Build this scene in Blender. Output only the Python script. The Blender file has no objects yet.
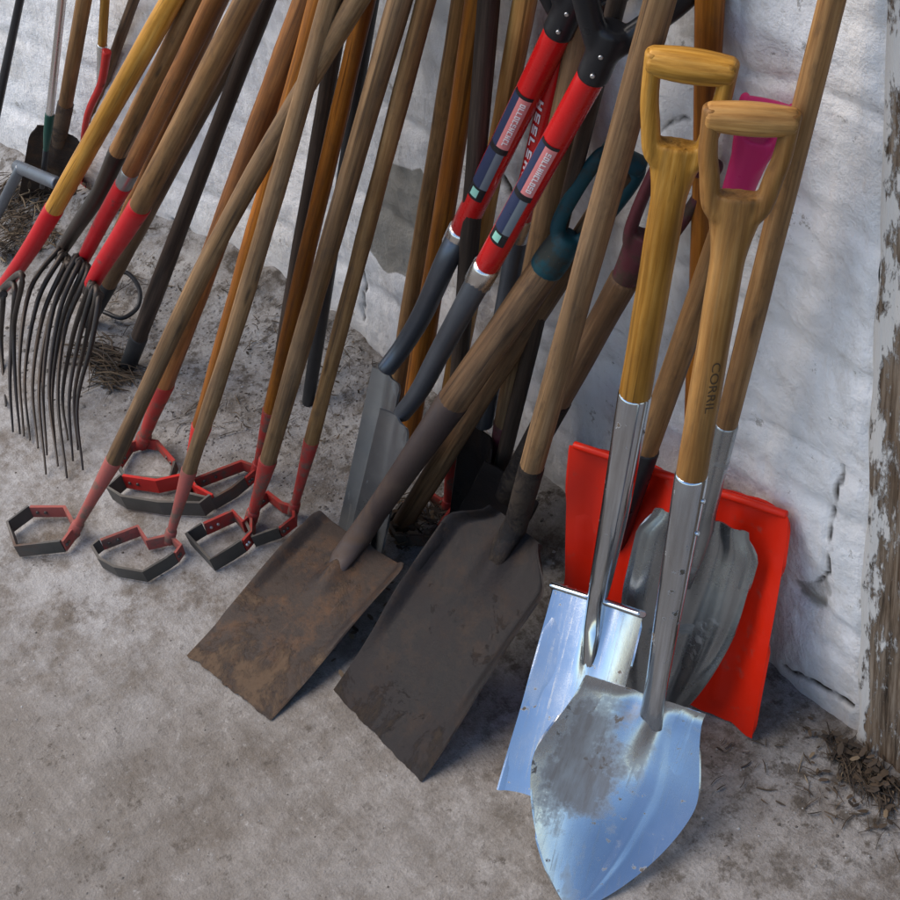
import bpy, math, random
from mathutils import Vector as V3, noise
random.seed(7)
scn = bpy.context.scene
COL = scn.collection

# ------------------------------------------------------------------ camera model
f_, H = 1600.0, 1.63                      # focal length in photo pixels, eye height
dn = V3((347, 1850, f_)).normalized()
wy = (-f_*f_ + 347*1400)/1850
wv = V3((-1400, wy, f_)).normalized()
Zc, Xc = -dn, -wv
Yc = Zc.cross(Xc)
C0 = V3((0, 0, H))
def ray(u, v):
    r = V3((u-450, v-450, f_)); return V3((r.dot(Xc), r.dot(Yc), r.dot(Zc)))
YW = 0.981
def P(u, v, y=None, z=None):
    """point of the place seen at photo pixel (u, v), at distance y towards the wall or height z"""
    r = ray(u, v)
    t = (y/r.y) if y is not None else ((z-H)/r.z)
    return C0 + r*t
def proj(p):
    q = V3(p)-C0
    c = Xc*q.x + Yc*q.y + Zc*q.z
    return 450+f_*c.x/c.z, 450+f_*c.y/c.z, c.z
def rad(wpx, p): return wpx*0.5*proj(p)[2]/f_
def dirw(p, du, dv, el):
    """unit vector perpendicular to el whose picture at p runs along (du, dv)"""
    u, v, d = proj(p)
    a = el.orthogonal().normalized(); b = el.cross(a)
    best = None
    for k in range(720):
        t = k*math.pi/360
        w = a*math.cos(t)+b*math.sin(t)
        u2, v2, _ = proj(p+w*0.05)
        x, y = u2-u, v2-v
        n = math.hypot(x, y)
        if n < 1e-6: continue
        s = (x*du+y*dv)/(n*math.hypot(du, dv))
        if w.cross(el).dot(C0-p) < 0: continue
        if best is None or s > best[0]: best = (s, w)
    return best[1]

cam = bpy.data.cameras.new('camera'); co = bpy.data.objects.new('camera', cam); COL.objects.link(co)
cam.sensor_width = 36; cam.lens = 36*f_/900; cam.clip_end = 300; cam.clip_start = 0.02
from mathutils import Matrix
# world axes of camera: right, up, back
rt = V3((Xc.x, Yc.x, Zc.x)); dw = V3((Xc.y, Yc.y, Zc.y)); fw = V3((Xc.z, Yc.z, Zc.z))
M = Matrix.Identity(4)
for i in range(3):
    M[i][0] = rt[i]; M[i][1] = -dw[i]; M[i][2] = -fw[i]; M[i][3] = C0[i]
co.matrix_world = M
scn.camera = co

# ------------------------------------------------------------------ materials
class NT:
    def __init__(s, name):
        s.m = bpy.data.materials.new(name); s.m.use_nodes = True
        s.t = s.m.node_tree; s.b = s.t.nodes['Principled BSDF']
    def n(s, typ, ins=None, **kw):
        o = s.t.nodes.new(typ)
        for k, v in kw.items(): setattr(o, k, v)
        for k, v in (ins or {}).items(): s.put(o.inputs[k], v)
        return o
    def put(s, sock, v):
        if isinstance(v, bpy.types.NodeSocket): s.t.links.new(v, sock)
        else:
            if sock.type == 'RGBA' and len(v) == 3: v = (*v, 1)
            sock.default_value = v
    def set(s, **kw):
        for k, v in kw.items(): s.put(s.b.inputs[k.replace('_', ' ')], v)
    def loc(s, rnd=True):
        a = s.n('ShaderNodeAttribute', attribute_name='loc').outputs['Vector']
        if rnd:
            oi = s.n('ShaderNodeObjectInfo').outputs['Random']
            m = s.n('ShaderNodeMath', {0: oi, 1: 37.0}, operation='MULTIPLY').outputs[0]
            a = s.n('ShaderNodeVectorMath', {0: a, 1: m}, operation='ADD').outputs[0]
        return a
    def obj(s): return s.n('ShaderNodeTexCoord').outputs['Object']
    def geo(s): return s.n('ShaderNodeNewGeometry').outputs['Position']
    def noise(s, vec, scale, detail=4, rough=.55, sc=None, dist=0):
        if sc: vec = s.n('ShaderNodeVectorMath', {0: vec, 1: sc}, operation='MULTIPLY').outputs[0]
        return s.n('ShaderNodeTexNoise', {'Vector': vec, 'Scale': scale, 'Detail': detail, 'Roughness': rough, 'Distortion': dist}).outputs['Fac']
    def ramp(s, fac, *stops):
        r = s.n('ShaderNodeValToRGB', {0: fac}); e = r.color_ramp.elements
        while len(e) < len(stops): e.new(.5)
        for k, (p, c) in enumerate(stops):
            e[k].position = p
            c = c if isinstance(c, tuple) else (c, c, c)
            e[k].color = (*c, 1)
        return r.outputs[0]
    def mix(s, f, a, b, blend='MIX'):
        m = s.n('ShaderNodeMix', data_type='RGBA', blend_type=blend)
        s.put(m.inputs[0], f); s.put(m.inputs[6], a); s.put(m.inputs[7], b)
        return m.outputs[2]
    def math(s, op, a, b=0.0):
        return s.n('ShaderNodeMath', {0: a, 1: b}, operation=op).outputs[0]
    def bump(s, h, st=.3, d=.002):
        s.set(Normal=s.n('ShaderNodeBump', {'Height': h, 'Strength': st, 'Distance': d}).outputs[0])

def wood(name, dark, mid, light, grey=.0, rough=.6, dirt=.3):
    t = NT(name); L = t.loc()
    g = t.noise(L, 1, 6, .65, (260, 260, 7))
    big = t.noise(L, 1, 4, .6, (45, 45, 3.2), 1.5)
    c = t.ramp(g, (.28, dark), (.5, mid), (.72, light))
    c2 = t.ramp(big, (.28, .5), (.5, .95), (.72, 1.22))
    c = t.mix(1, c, c2, 'MULTIPLY')
    slow = t.noise(L, 1, 3, .6, (9, 9, 2.4))
    c = t.mix(1, c, t.ramp(slow, (.36, (.62, .56, .5)), (.52, 1.0), (.66, (1.18, 1.14, 1.06))), 'MULTIPLY')
    kn = t.n('ShaderNodeTexVoronoi', {'Vector': t.n('ShaderNodeVectorMath', {0: L, 1: (38, 38, 5.5)}, operation='MULTIPLY').outputs[0], 'Scale': 1.0, 'Randomness': 1.0}).outputs['Distance']
    c = t.mix(t.ramp(kn, (.05, .8), (.13, 0.)), c, tuple(x*.45 for x in dark))
    ck = t.ramp(t.noise(L, 1, 4, .5, (120, 120, 2.2)), (.33, .75), (.37, 0.))
    c = t.mix(ck, c, tuple(x*.4 for x in dark))
    if grey: c = t.mix(t.math('MULTIPLY', t.ramp(t.noise(L, 1, 5, .6, (30, 30, 5)), (.35, 0.), (.7, 1.)), grey), c, (.21, .19, .17))
    sp = t.ramp(t.noise(L, 1, 8, .7, (90, 90, 30)), (.52, 0.), (.70, 1.))
    c = t.mix(t.math('MULTIPLY', sp, dirt), c, (.035, .026, .02))
    oi = t.n('ShaderNodeObjectInfo').outputs['Random']
    hv = t.n('ShaderNodeHueSaturation', {'Value': t.n('ShaderNodeMapRange', {0: oi, 3: .88, 4: 1.12}).outputs[0], 'Saturation': 1.03, 'Color': c})
    t.set(Specular_IOR_Level=.22, Base_Color=hv.outputs[0], Roughness=t.ramp(big, (.3, rough+.12), (.7, rough-.1)))
    t.bump(g, .35, .0012)
    return t.m

def metal(name, base, base2, rough=(.25, .45), metallic=1.0, dirt=None, dirt_lo=.56, dirt_hi=.62, scr=.5, bs=7, bump=.15, spots=None, refl_patch=None):
    t = NT(name); L = t.loc()
    a = t.noise(L, bs, 6, .6)
    c = t.mix(t.ramp(a, (.35, 0.), (.65, 1.)), base, base2)
    fine = t.noise(L, 1, 5, .7, (300, 300, 14))
    r = t.ramp(t.noise(L, bs*1.7, 7, .7), (.3, rough[0]), (.7, rough[1]))
    r = t.mix(scr*.3, r, fine, 'OVERLAY')
    met = metallic
    h = fine
    if dirt:
        k = t.ramp(t.noise(L, bs*1.3, 9, .68, dist=.4), (dirt_lo, 0.), (dirt_hi, 1.))
        dc = t.mix(t.noise(L, 60, 5), dirt, tuple(x*.45 for x in dirt))
        c = t.mix(k, c, dc); r = t.mix(k, r, (.85, .85, .85))
        met = t.math('MULTIPLY', t.math('SUBTRACT', 1.0, k), metallic)
        h = t.mix(k, fine, t.noise(L, 90, 6))
    if spots:
        k2 = t.ramp(t.noise(L, 48, 5, .6), (.64, 0.), (.68, 1.))
        c = t.mix(k2, c, spots); r = t.mix(k2, r, (.8, .8, .8))
        met = t.math('MULTIPLY', met, t.math('SUBTRACT', 1.0, k2))
    if refl_patch:
        sv = t.noise(L, 1, 5, .7, (230, 7, 60)); s2 = t.noise(L, 1, 4, .6, (40, 90, 40))
        ks = t.math('MULTIPLY', t.ramp(sv, (.52, 0.), (.66, 1.)), t.ramp(s2, (.38, .25), (.6, 1.)))
        c = t.mix(t.math('MULTIPLY', ks, .45), c, (.3, .3, .3)); r = t.mix(t.math('MULTIPLY', ks, .6), r, (.5, .5, .5))
        ds = t.ramp(t.noise(L, 5.5, 8, .65, dist=.8), (.46, 0.), (.7, .5))
        r = t.mix(ds, r, (.42, .42, .42)); c = t.mix(t.math('MULTIPLY', ds, .5), c, (.36, .34, .32))
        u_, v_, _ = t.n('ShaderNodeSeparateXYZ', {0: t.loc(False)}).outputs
        dx = t.math('DIVIDE', t.math('SUBTRACT', u_, refl_patch[0]), refl_patch[2]); dy = t.math('DIVIDE', t.math('SUBTRACT', v_, refl_patch[1]), refl_patch[3])
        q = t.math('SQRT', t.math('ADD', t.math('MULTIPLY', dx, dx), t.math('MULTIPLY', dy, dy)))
        k3 = t.ramp(t.math('ADD', q, t.math('MULTIPLY', t.math('SUBTRACT', t.noise(L, 15, 10, .76), .5), 3.2)), (.55, .85), (1.3, 0.))  # soft brown reflection of wall and handles, painted into the steel colour
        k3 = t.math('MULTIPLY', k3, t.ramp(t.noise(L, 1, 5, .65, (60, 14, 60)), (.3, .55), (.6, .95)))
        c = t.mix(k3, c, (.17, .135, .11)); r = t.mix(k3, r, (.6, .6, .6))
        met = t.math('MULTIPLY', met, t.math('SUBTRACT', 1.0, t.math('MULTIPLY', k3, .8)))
    t.set(Base_Color=c, Roughness=r, Metallic=met)
    t.bump(h, bump, .001)
    return t.m

def paint(name, c1, c2, wear=None, lo=.58, hi=.63, rough=.42, sc=24, coat=0.):
    t = NT(name); L = t.loc()
    c = t.mix(t.noise(L, 14, 5), c1, c2)
    r = t.ramp(t.noise(L, 40, 5), (.3, rough-.1), (.7, rough+.12))
    n = t.noise(L, sc, 8, .7)
    if wear:
        k = t.ramp(n, (lo, 0.), (hi, 1.)); c = t.mix(k, c, wear); r = t.mix(k, r, (.8, .8, .8))
    t.set(Base_Color=c, Roughness=r, Coat_Weight=coat, Specular_IOR_Level=.28)
    t.bump(n, .15, .001)
    return t.m

W = {
 'honey': wood('honey_wood', (.30, .14, .025), (.47, .24, .05), (.58, .33, .09), 0, .42, .15),
 'tan':   wood('tan_wood', (.26, .125, .036), (.39, .205, .067), (.48, .28, .105), .05, .48, .2),
 'orange': wood('orange_wood', (.20, .065, .010), (.32, .115, .02), (.42, .17, .036), .03, .46, .3),
 'redbrown': wood('red_brown_wood', (.17, .065, .019), (.27, .112, .036), (.37, .175, .066), .06, .5, .35),
 'grey':  wood('grey_wood', (.10, .054, .025), (.185, .108, .051), (.28, .176, .093), .14, .64, .45),
 'weather': wood('weathered_wood', (.13, .063, .024), (.235, .126, .05), (.33, .195, .088), .1, .58, .42),
 'dark':  wood('dark_wood', (.022, .015, .011), (.042, .028, .021), (.08, .056, .042), .06, .6, .5),
 'darkbrown': wood('dark_brown_wood', (.065, .035, .018), (.12, .068, .035), (.185, .115, .063), .08, .56, .5),
}
M_red = paint('red_painted_steel', (.36, .028, .022), (.27, .032, .026), (.12, .075, .055), .49, .60, .5)
M_redfade = paint('faded_red_paint', (.33, .075, .065), (.24, .07, .055), (.13, .085, .065), .5, .62, .6)
M_redb = paint('bright_red_paint', (.48, .02, .015), (.36, .02, .018), (.1, .04, .03), .6, .66, .4)
M_sleeve = paint('red_plastic_sleeve', (.50, .008, .014), (.38, .006, .011), (.16, .06, .055), .6, .68, .4)
M_fibre = paint('red_fibreglass', (.50, .008, .008), (.42, .006, .008), None, rough=.27, coat=.3)
M_scoop = paint('red_scoop_plastic', (.72, .022, .004), (.60, .014, .004), (.45, .05, .03), .60, .72, .42)
M_magenta = paint('magenta_plastic', (.60, .025, .13), (.5, .03, .15), (.4, .12, .2), .6, .7, .35)
M_maroon = paint('maroon_paint', (.09, .018, .022), (.06, .018, .028), (.05, .03, .022), .5, .6, .45)
M_teal = paint('teal_paint', (.004, .04, .062), (.006, .05, .055), (.03, .035, .03), .5, .6, .5)
M_black = paint('black_plastic', (.012, .012, .014), (.018, .018, .02), None, rough=.34)
M_navy = paint('navy_sticker', (.02, .03, .075), (.03, .04, .085), None, rough=.35)
M_pink = paint('pale_red_sticker', (.66, .26, .25), (.58, .16, .16), None, rough=.35)
M_greyst = paint('grey_sticker', (.16, .19, .21), (.12, .14, .17), None, rough=.4)
M_white = paint('white_ink', (.75, .72, .72), (.68, .66, .66), None, rough=.5)
M_mint = paint('mint_ink', (.25, .55, .45), (.3, .6, .5), None, rough=.5)
M_stamp = paint('stamp_ink', (.05, .03, .015), (.08, .045, .02), None, rough=.7)
M_green = paint('green_plastic', (.006, .05, .035), (.01, .06, .045), None, rough=.4)
M_chrome = metal('polished_steel', (.50, .55, .61), (.58, .62, .67), (.10, .19), 1, (.14, .11, .085), .64, .72, spots=(.09, .07, .05), bump=.06)
M_chromemud_refl = metal('muddied_steel_painted_reflection', (.46, .51, .57), (.54, .58, .63), (.13, .24), 1, (.15, .122, .1), .58, .80, spots=(.12, .1, .08), bump=.08, refl_patch=(-.05, .175, .06, .085))  # real mud and spots, plus a brown reflection painted at upper left
M_chromeblade = metal('scratched_bright_steel', (.52, .57, .62), (.6, .64, .68), (.12, .22), 1, (.13, .1, .08), .6, .68, spots=(.08, .065, .05), bump=.08, refl_patch=(.2, .5, .02, .02))
M_ferrule = metal('bright_ferrule', (.7, .7, .7), (.75, .75, .75), (.2, .35), 1)
M_galv = metal('grey_shovel_steel', (.26, .28, .295), (.36, .375, .385), (.22, .36), .92, (.09, .075, .058), .55, .66)
M_galvl = metal('spade_steel', (.25, .27, .29), (.37, .38, .39), (.25, .42), .9, (.13, .12, .1), .6, .7)
M_neck = metal('blued_neck_steel', (.10, .115, .14), (.14, .155, .18), (.34, .48), .8, (.03, .028, .026), .62, .7)
def worn(name, deep, base, soil, rust, soil_lo, cake):
    """old shovel steel: dark scale, rust bloom, dried soil thicker towards the edge of the mouth"""
    t = NT(name); L = t.loc()
    a = t.noise(L, 9, 9, .72, dist=.6); b = t.noise(L, 26, 9, .74); c = t.noise(L, 95, 7, .72); sc = t.noise(L, 1, 6, .7, (340, 16, 340))
    y = t.n('ShaderNodeSeparateXYZ', {0: t.loc(False)}).outputs[1]
    col = t.mix(t.ramp(a, (.36, 0.), (.62, 1.)), deep, base)
    col = t.mix(t.ramp(b, (.48, 0.), (.66, .85)), col, rust)
    low = t.n('ShaderNodeMapRange', {0: y, 1: 0., 2: .16, 3: .10, 4: -.03}).outputs[0]
    k = t.ramp(t.math('ADD', t.noise(L, 13, 10, .74, dist=.5), low), (soil_lo, 0.), (soil_lo+.09, 1.))
    col = t.mix(t.math('MULTIPLY', k, cake), col, t.mix(c, tuple(x*.6 for x in soil), tuple(x*1.25 for x in soil)))
    col = t.mix(t.ramp(sc, (.62, 0.), (.72, .45)), col, tuple(min(1, x*2.6) for x in base))
    col = t.mix(t.ramp(c, (.3, .7), (.42, 0.)), col, tuple(x*.4 for x in deep))
    pit = t.ramp(b, (.64, 0.), (.70, 1.))
    r = t.mix(k, t.ramp(a, (.3, .42), (.7, .62)), (.88, .88, .88))
    t.set(Base_Color=col, Roughness=r, Specular_IOR_Level=.18, Metallic=t.math('MULTIPLY', t.math('SUBTRACT', 1., k), .2))
    t.bump(t.math('ADD', t.math('MULTIPLY', b, .8), t.math('ADD', t.math('MULTIPLY', k, .6), t.math('MULTIPLY', c, .5))), .6, .0025)
    return t.m
M_rust = worn('rusty_brown_steel', (.024, .019, .018), (.044, .032, .026), (.11, .074, .048), (.078, .042, .023), .53, .8)
M_dark = worn('dark_worn_steel', (.008, .007, .0075), (.0155, .0125, .013), (.04, .03, .022), (.024, .015, .011), .58, .75)
M_tine = metal('dark_tine_steel', (.03, .026, .024), (.055, .042, .034), (.4, .55), .6, (.1, .06, .035), .6, .7)
M_iron = metal('black_iron', (.028, .03, .034), (.045, .046, .05), (.42, .55), .6)
M_blade = metal('hoe_blade_steel', (.06, .058, .055), (.1, .095, .088), (.42, .6), .6, (.13, .07, .045), .55, .65)
M_rivet = metal('rivet_steel', (.5, .5, .5), (.6, .6, .6), (.3, .4), 1)

# ------------------------------------------------------------------ mesh building
class MB:
    def __init__(s): s.v = []; s.f = []; s.l = []; s.sm = []; s.t = []
    def vert(s, p, l, t=0.): s.v.append(V3(p)); s.l.append(V3(l)); s.t.append(t); return len(s.v)-1
    def face(s, idx, smooth=True): s.f.append(idx); s.sm.append(smooth)
    def tube(s, pts, ra, rb=None, wdir=None, n=16, cap=(1, 1), wob=0.0):
        """swept tube; ra (and rb across wdir) radii per point; rounded ends"""
        pts = [V3(p) for p in pts]
        if not isinstance(ra, (list, tuple)): ra = [ra]*len(pts)
        rb = rb or ra
        if not isinstance(rb, (list, tuple)): rb = [rb]*len(pts)
        ra, rb = list(ra), list(rb)
        # rounded ends: extra rings
        tn = [(pts[min(i+1, len(pts)-1)]-pts[max(i-1, 0)]).normalized() for i in range(len(pts))]
        d0, d1 = tn[0], tn[-1]
        pre = [(pts[0]-d0*0.0, ra[0], rb[0], d0)]
        rows = []
        if cap[0]:
            e = min(ra[0], rb[0])*.3
            rows.append((pts[0]-d0*e, ra[0]*.72, rb[0]*.72, d0)); rows.append((pts[0]-d0*e*.55, ra[0]*.93, rb[0]*.93, d0))
        for i, p in enumerate(pts): rows.append((p, ra[i], rb[i], tn[i]))
        if cap[1]:
            e = min(ra[-1], rb[-1])*.3
            rows.append((pts[-1]+d1*e*.55, ra[-1]*.93, rb[-1]*.93, d1)); rows.append((pts[-1]+d1*e, ra[-1]*.72, rb[-1]*.72, d1))
        ref = wdir.copy() if wdir is not None else d0.orthogonal()
        arc = random.random()*3 if wob else 0.0
        base = []
        prev = None
        for (p, a, b, t) in rows:
            w = (ref - t*ref.dot(t)).normalized()
            if wdir is None: ref = w
            u = t.cross(w)
            if prev is not None: arc += (p-prev).length
            prev = p
            k0 = 1+wob*noise.noise(V3((arc*9, 3.1, 7.7)))
            ring = []
            for j in range(n):
                an = 2*math.pi*j/n
                q = w*math.cos(an)*a*k0 + u*math.sin(an)*b*k0
                ring.append(s.vert(p+q, (math.cos(an)*a, math.sin(an)*b, arc)))
            base.append(ring)
        for r0, r1 in zip(base, base[1:]):
            for j in range(n):
                s.face((r0[j], r0[(j+1) % n], r1[(j+1) % n], r1[j]))
        for ring, fl in ((base[0], True), (base[-1], False)):
            c = V3((0, 0, 0)); lc = V3((0, 0, 0))
            for i in ring: c += s.v[i]; lc += s.l[i]
            c /= n; lc /= n
            idx = [s.vert(s.v[i], s.l[i]) for i in ring]
            s.face(tuple(reversed(idx)) if fl else tuple(idx), False)
        return s
    def sheet(s, fn, nu, ns, thick, smooth=True):
        """fn(i/nu, j/ns) -> (point, local coords, normal); closed sheet with thickness"""
        A = [[None]*(nu+1) for _ in range(ns+1)]; B = [[None]*(nu+1) for _ in range(ns+1)]
        for j in range(ns+1):
            for i in range(nu+1):
                p, l, nn = fn(i/nu, j/ns)
                A[j][i] = s.vert(p, l); B[j][i] = s.vert(p-nn*thick, l+V3((0, 0, .5)))
        for j in range(ns):
            for i in range(nu):
                s.face((A[j][i], A[j][i+1], A[j+1][i+1], A[j+1][i]), smooth)
                s.face((B[j][i], B[j+1][i], B[j+1][i+1], B[j][i+1]), smooth)
        def rim(pairs):
            q = [(s.vert(s.v[a], s.l[a]), s.vert(s.v[b], s.l[a])) for a, b in pairs]
            for (a0, b0), (a1, b1) in zip(q, q[1:]): s.face((a0, b0, b1, a1), False)
        rim([(A[0][i], B[0][i]) for i in range(nu, -1, -1)])
        rim([(A[ns][i], B[ns][i]) for i in range(nu+1)])
        rim([(A[j][0], B[j][0]) for j in range(ns+1)])
        rim([(A[j][nu], B[j][nu]) for j in range(ns, -1, -1)])
        return s
    def strip(s, pts, up, w, th):
        """flat bar: path pts, band from pts to pts+up*w, thickness th sideways"""
        n = len(pts); rows = []
        arc = 0
        for i, p in enumerate(pts):
            t = (pts[min(i+1, n-1)]-pts[max(i-1, 0)]).normalized()
            o = t.cross(up).normalized()*th*.5
            if i: arc += (p-pts[i-1]).length
            rows.append([(p-o, (arc, 0, 0)), (p+o, (arc, 0, th)), (p+o+up*w, (arc, w, th)), (p-o+up*w, (arc, w, 0))])
        for k in range(4):
            ids = [(s.vert(*r[k]), s.vert(*r[(k+1) % 4])) for r in rows]
            for (a0, b0), (a1, b1) in zip(ids, ids[1:]): s.face((a0, a1, b1, b0), False)
        for r, fl in ((rows[0], 0), (rows[-1], 1)):
            idx = [s.vert(*q) for q in r]; s.face(tuple(idx if not fl else reversed(idx)), False)
        return s
    def build(s, name, mat, parent=None, origin=None):
        me = bpy.data.meshes.new(name)
        o0 = V3(origin) if origin is not None else (ROOT[parent.name] if parent else V3((0, 0, 0)))
        me.from_pydata([tuple(p-o0) for p in s.v], [], s.f)
        at = me.attributes.new('loc', 'FLOAT_VECTOR', 'POINT')
        at.data.foreach_set('vector', [c for l in s.l for c in l])
        if any(s.t):
            a2 = me.attributes.new('tone', 'FLOAT', 'POINT'); a2.data.foreach_set('value', s.t)
        me.polygons.foreach_set('use_smooth', s.sm)
        me.update()
        if mat: me.materials.append(mat)
        o = bpy.data.objects.new(name, me); COL.objects.link(o)
        if parent:
            o.parent = parent; ROOT[o.name] = o0
        else: o.location = o0
        return o
ROOT = {}
def thing(name, label, cat, loc, group=None):
    o = bpy.data.objects.new(name, None); COL.objects.link(o); o.empty_display_size = .05
    o.location = loc; o['label'] = label; o['category'] = cat
    if group: o['group'] = group
    ROOT[o.name] = V3(loc)
    return o
def lerp(a, b, t): return a+(b-a)*t
def line(a, b, n=10): return [a.lerp(b, i/n) for i in range(n+1)]
def curve(pts, n=24):
    """Catmull-Rom through pts"""
    pts = [V3(p) for p in pts]; q = [pts[0]*2-pts[1]]+pts+[pts[-1]*2-pts[-2]]
    out = []
    segs = len(pts)-1
    for k in range(n+1):
        x = k/n*segs; i = min(int(x), segs-1); t = x-i
        a, b, c, d = q[i:i+4]
        out.append(.5*((2*b)+(c-a)*t+(2*a-5*b+4*c-d)*t*t+(3*b-a-3*c+d)*t**3))
    return out
def sm(x, a, b):
    t = max(0., min(1., (x-a)/(b-a))); return t*t*(3-2*t)

# ------------------------------------------------------------------ wall and ground shape
def wall_y(x):
    k = max(0., -x-2.15)
    return YW - .19*min(k, 1.6)**1.15
def lean(F, q, L, r, gap=.02):
    """far end of a pole of length L from F that passes pixel q and touches the wall"""
    lo, hi = 0.0, .9
    for _ in range(50):
        m = (lo+hi)/2
        y = YW-m
        Q = P(q[0], q[1], y=y)
        d = (Q-F).normalized(); E = F+d*L
        if E.y > wall_y(E.x)-r-gap: lo = m
        else: hi = m
    return E

# ================================================================== STIRRUP HOES
def hoe(label, foot, hand, q, w, wm, red, steel, red2, sock, L=1.45, redm=None, bandw=.02, rivets=False, h0=.02, sockw=.9):
    """ring head lying on the ground (pixel polygons), socket and a handle leaning on the wall"""
    redm = redm or M_red
    F = P(*foot, z=h0)
    t = thing('stirrup_hoe', label, 'hoe', (F.x, F.y, 0), 'long-handled stirrup hoes with red ring heads')
    E = lean(F, q, L, rad(w, F))
    d = (E-F).normalized()
    # where socket ends, by picture distance
    S = None; best = 1e9
    for k in range(400):
        p = F+d*(k*.001); u, v, _ = proj(p)
        if abs(v-sock) < best: best = abs(v-sock); S = p
    r0 = .93*rad(w, F.lerp(E, .3))
    mid = F.lerp(E, .5)
    if hand:                          # slight bow through a pixel
        n = 18; pts = []
        u, v = hand
        best = min(((proj(S.lerp(E, k/200))[1]-v)**2, k/200) for k in range(201))[1]
        m0 = S.lerp(E, best); mm = P(u, v, y=m0.y)
        pts = curve([S, mm, E], 26)
    else: pts = line(S, E, 22)
    MB().tube(pts, [r0*(1+.1*i/len(pts)) for i in range(len(pts))], n=16, wob=.12).build('handle', wm, t)
    a = MB()
    a.tube([F, F.lerp(S, .12), F.lerp(S, .5), S+d*.004], [r0*.62, r0*.62, r0*.8*sockw+.0005, r0*1.08], n=16)
    a.tube([F-d*.012, F+d*.012], r0*.8, n=12)
    a.build('socket', redm, t)
    pr = [P(u, v, z=0.004) for u, v in red]; ps = [P(u, v, z=0.002) for u, v in steel]; pr2 = [P(u, v, z=0.004) for u, v in red2]
    up = V3((0, 0, 1))
    b = MB(); base = V3((F.x, F.y, .004))
    b.strip([base]+pr, up, bandw, .0055)
    b.build('ring_arm', redm, t)
    c = MB()
    sp = ([pr[-1]+V3((0, 0, 0))]+ps+[pr2[0]])
    c.strip(sp, (up+(ps[0]-base).normalized()*.12).normalized(), bandw*1.08, .0045)
    cb = c.build('ring_blade', M_blade, t)
    b2 = MB(); b2.strip(pr2+[base], up, bandw, .0045); b2.build('ring_arm', redm, t)
    for A, B in ((pr[-1], pr[-2] if len(pr) > 1 else base), (pr2[0], pr2[1] if len(pr2) > 1 else base)):
        for k in (.18, .42):
            c0 = A.lerp(B, k)+up*bandw*.5
            o = (B-A).normalized().cross(up)
            if o.dot(C0-c0) < 0: o = -o
            MB().tube([c0+o*.001, c0+o*.0042], [.0032, .0026], n=8, cap=(0, 1)).build('rivet', M_rivet if rivets else M_blade, cb)
    return t

hoe('stirrup hoe with bowed grey handle crossing the others, ring head lowest on the left', (76, 528), (240, 200), (372, 0), 19, W['grey'],
    [(68, 516), (34, 516)], [(13, 532), (21, 556), (57, 552)], [(66, 551), (74, 540)], 462, redm=M_redfade, bandw=.021)
hoe('stirrup hoe with straight grey-brown handle and round-fronted ring beside the lowest one', (170, 536), (255, 262), (326, 0), 18, W['grey'],
    [(150, 549), (141, 535), (104, 549)], [(97, 555), (104, 567), (120, 576), (148, 581), (170, 568)], [(178, 562), (184, 554)], 472, redm=M_redfade)
hoe('stirrup hoe, left of twin orange handles, small dark red ring at the back', (143, 440), None, (307, 0), 24, W['redbrown'],
    [(160, 450), (177, 470)], [(172, 487), (128, 485)], [(120, 470), (132, 452)], 385)
hoe('stirrup hoe on the right of two twin orange handles, bright red straight ring bar', (187, 478), None, (322, 0), 23, W['orange'],
    [(160, 492), (127, 487)], [(114, 499), (128, 508), (165, 514), (206, 515)], [(216, 507), (200, 498)], 428, redm=M_redb, bandw=.026)
hoe('stirrup hoe with glossy orange handle, dark red ring behind the black-shod one', (257, 468), None, (356, 42), 18, W['orange'],
    [(244, 470), (197, 488)], [(184, 500), (217, 508), (236, 497)], [(248, 487), (258, 478)], 412)
hoe('stirrup hoe with thick grey-brown handle and black riveted shoe on its ring', (252, 516), None, (400, 0), 21, W['grey'],
    [(246, 532), (236, 521), (207, 534)], [(192, 544), (216, 570), (234, 559)], [(246, 551), (254, 542)], 462, redm=M_red, bandw=.023, rivets=True)
hoe('stirrup hoe with grey handle nearest the rusty shovel, ring half behind its neighbour', (294, 508), None, (426, 0), 17.5, W['weather'],
    [(284, 512), (270, 501), (260, 508)], [(250, 530), (257, 546), (270, 541)], [(282, 537), (296, 526)], 442, redm=M_red)
hoe('stirrup hoe with dark red socket half hidden behind the rusty shovel socket', (448, 505), None, (489, 0), 20, W['dark'],
    [(430, 500), (405, 512)], [(392, 530), (400, 545), (425, 545)], [(440, 535), (455, 515)], 432, redm=M_red)
hoe('stirrup hoe with thin grey handle ending under the black grips, between both square shovels', (487, 522), None, (580, 42), 26, W['grey'],
    [(470, 518), (450, 526)], [(440, 540), (450, 556), (470, 556)], [(486, 545), (494, 530)], 425, L=.93, redm=M_maroon)

# ================================================================== BARE POLES
def pole(label, foot, q, w, wm, name='wooden_pole', cat='pole', L=1.5, z=.0, fy=None, tip=None, group='plain poles leaning on the wall', wob=.1):
    F = P(*foot, z=z) if fy is None else P(*foot, y=fy)
    t = thing(name, label, cat, (F.x, F.y, max(0, F.z)), group)
    r = .92*rad(w, F)
    E = lean(F, q, L, r)
    pts = line(F, E, 20)
    MB().tube(pts, [r*(.95+.1*math.sin(i*.5)) for i in range(21)], n=16, wob=wob).build('shaft', wm, t)
    d = (E-F).normalized()
    if tip:
        MB().tube([F+d*.0, F+d*tip[1]], [r*1.05, r*1.14], n=16).build('ferrule', tip[0], t)
    MB().tube([E-d*.03, E+d*.002], r*1.06, n=14).build('end_cap', tip[2] if tip and len(tip) > 2 else wm, t)
    return t
pole('nearly black pole standing alone between the forks and the orange handles', (128, 366), (266, 0), 17, W['dark'], tip=(M_iron, .1))
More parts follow.
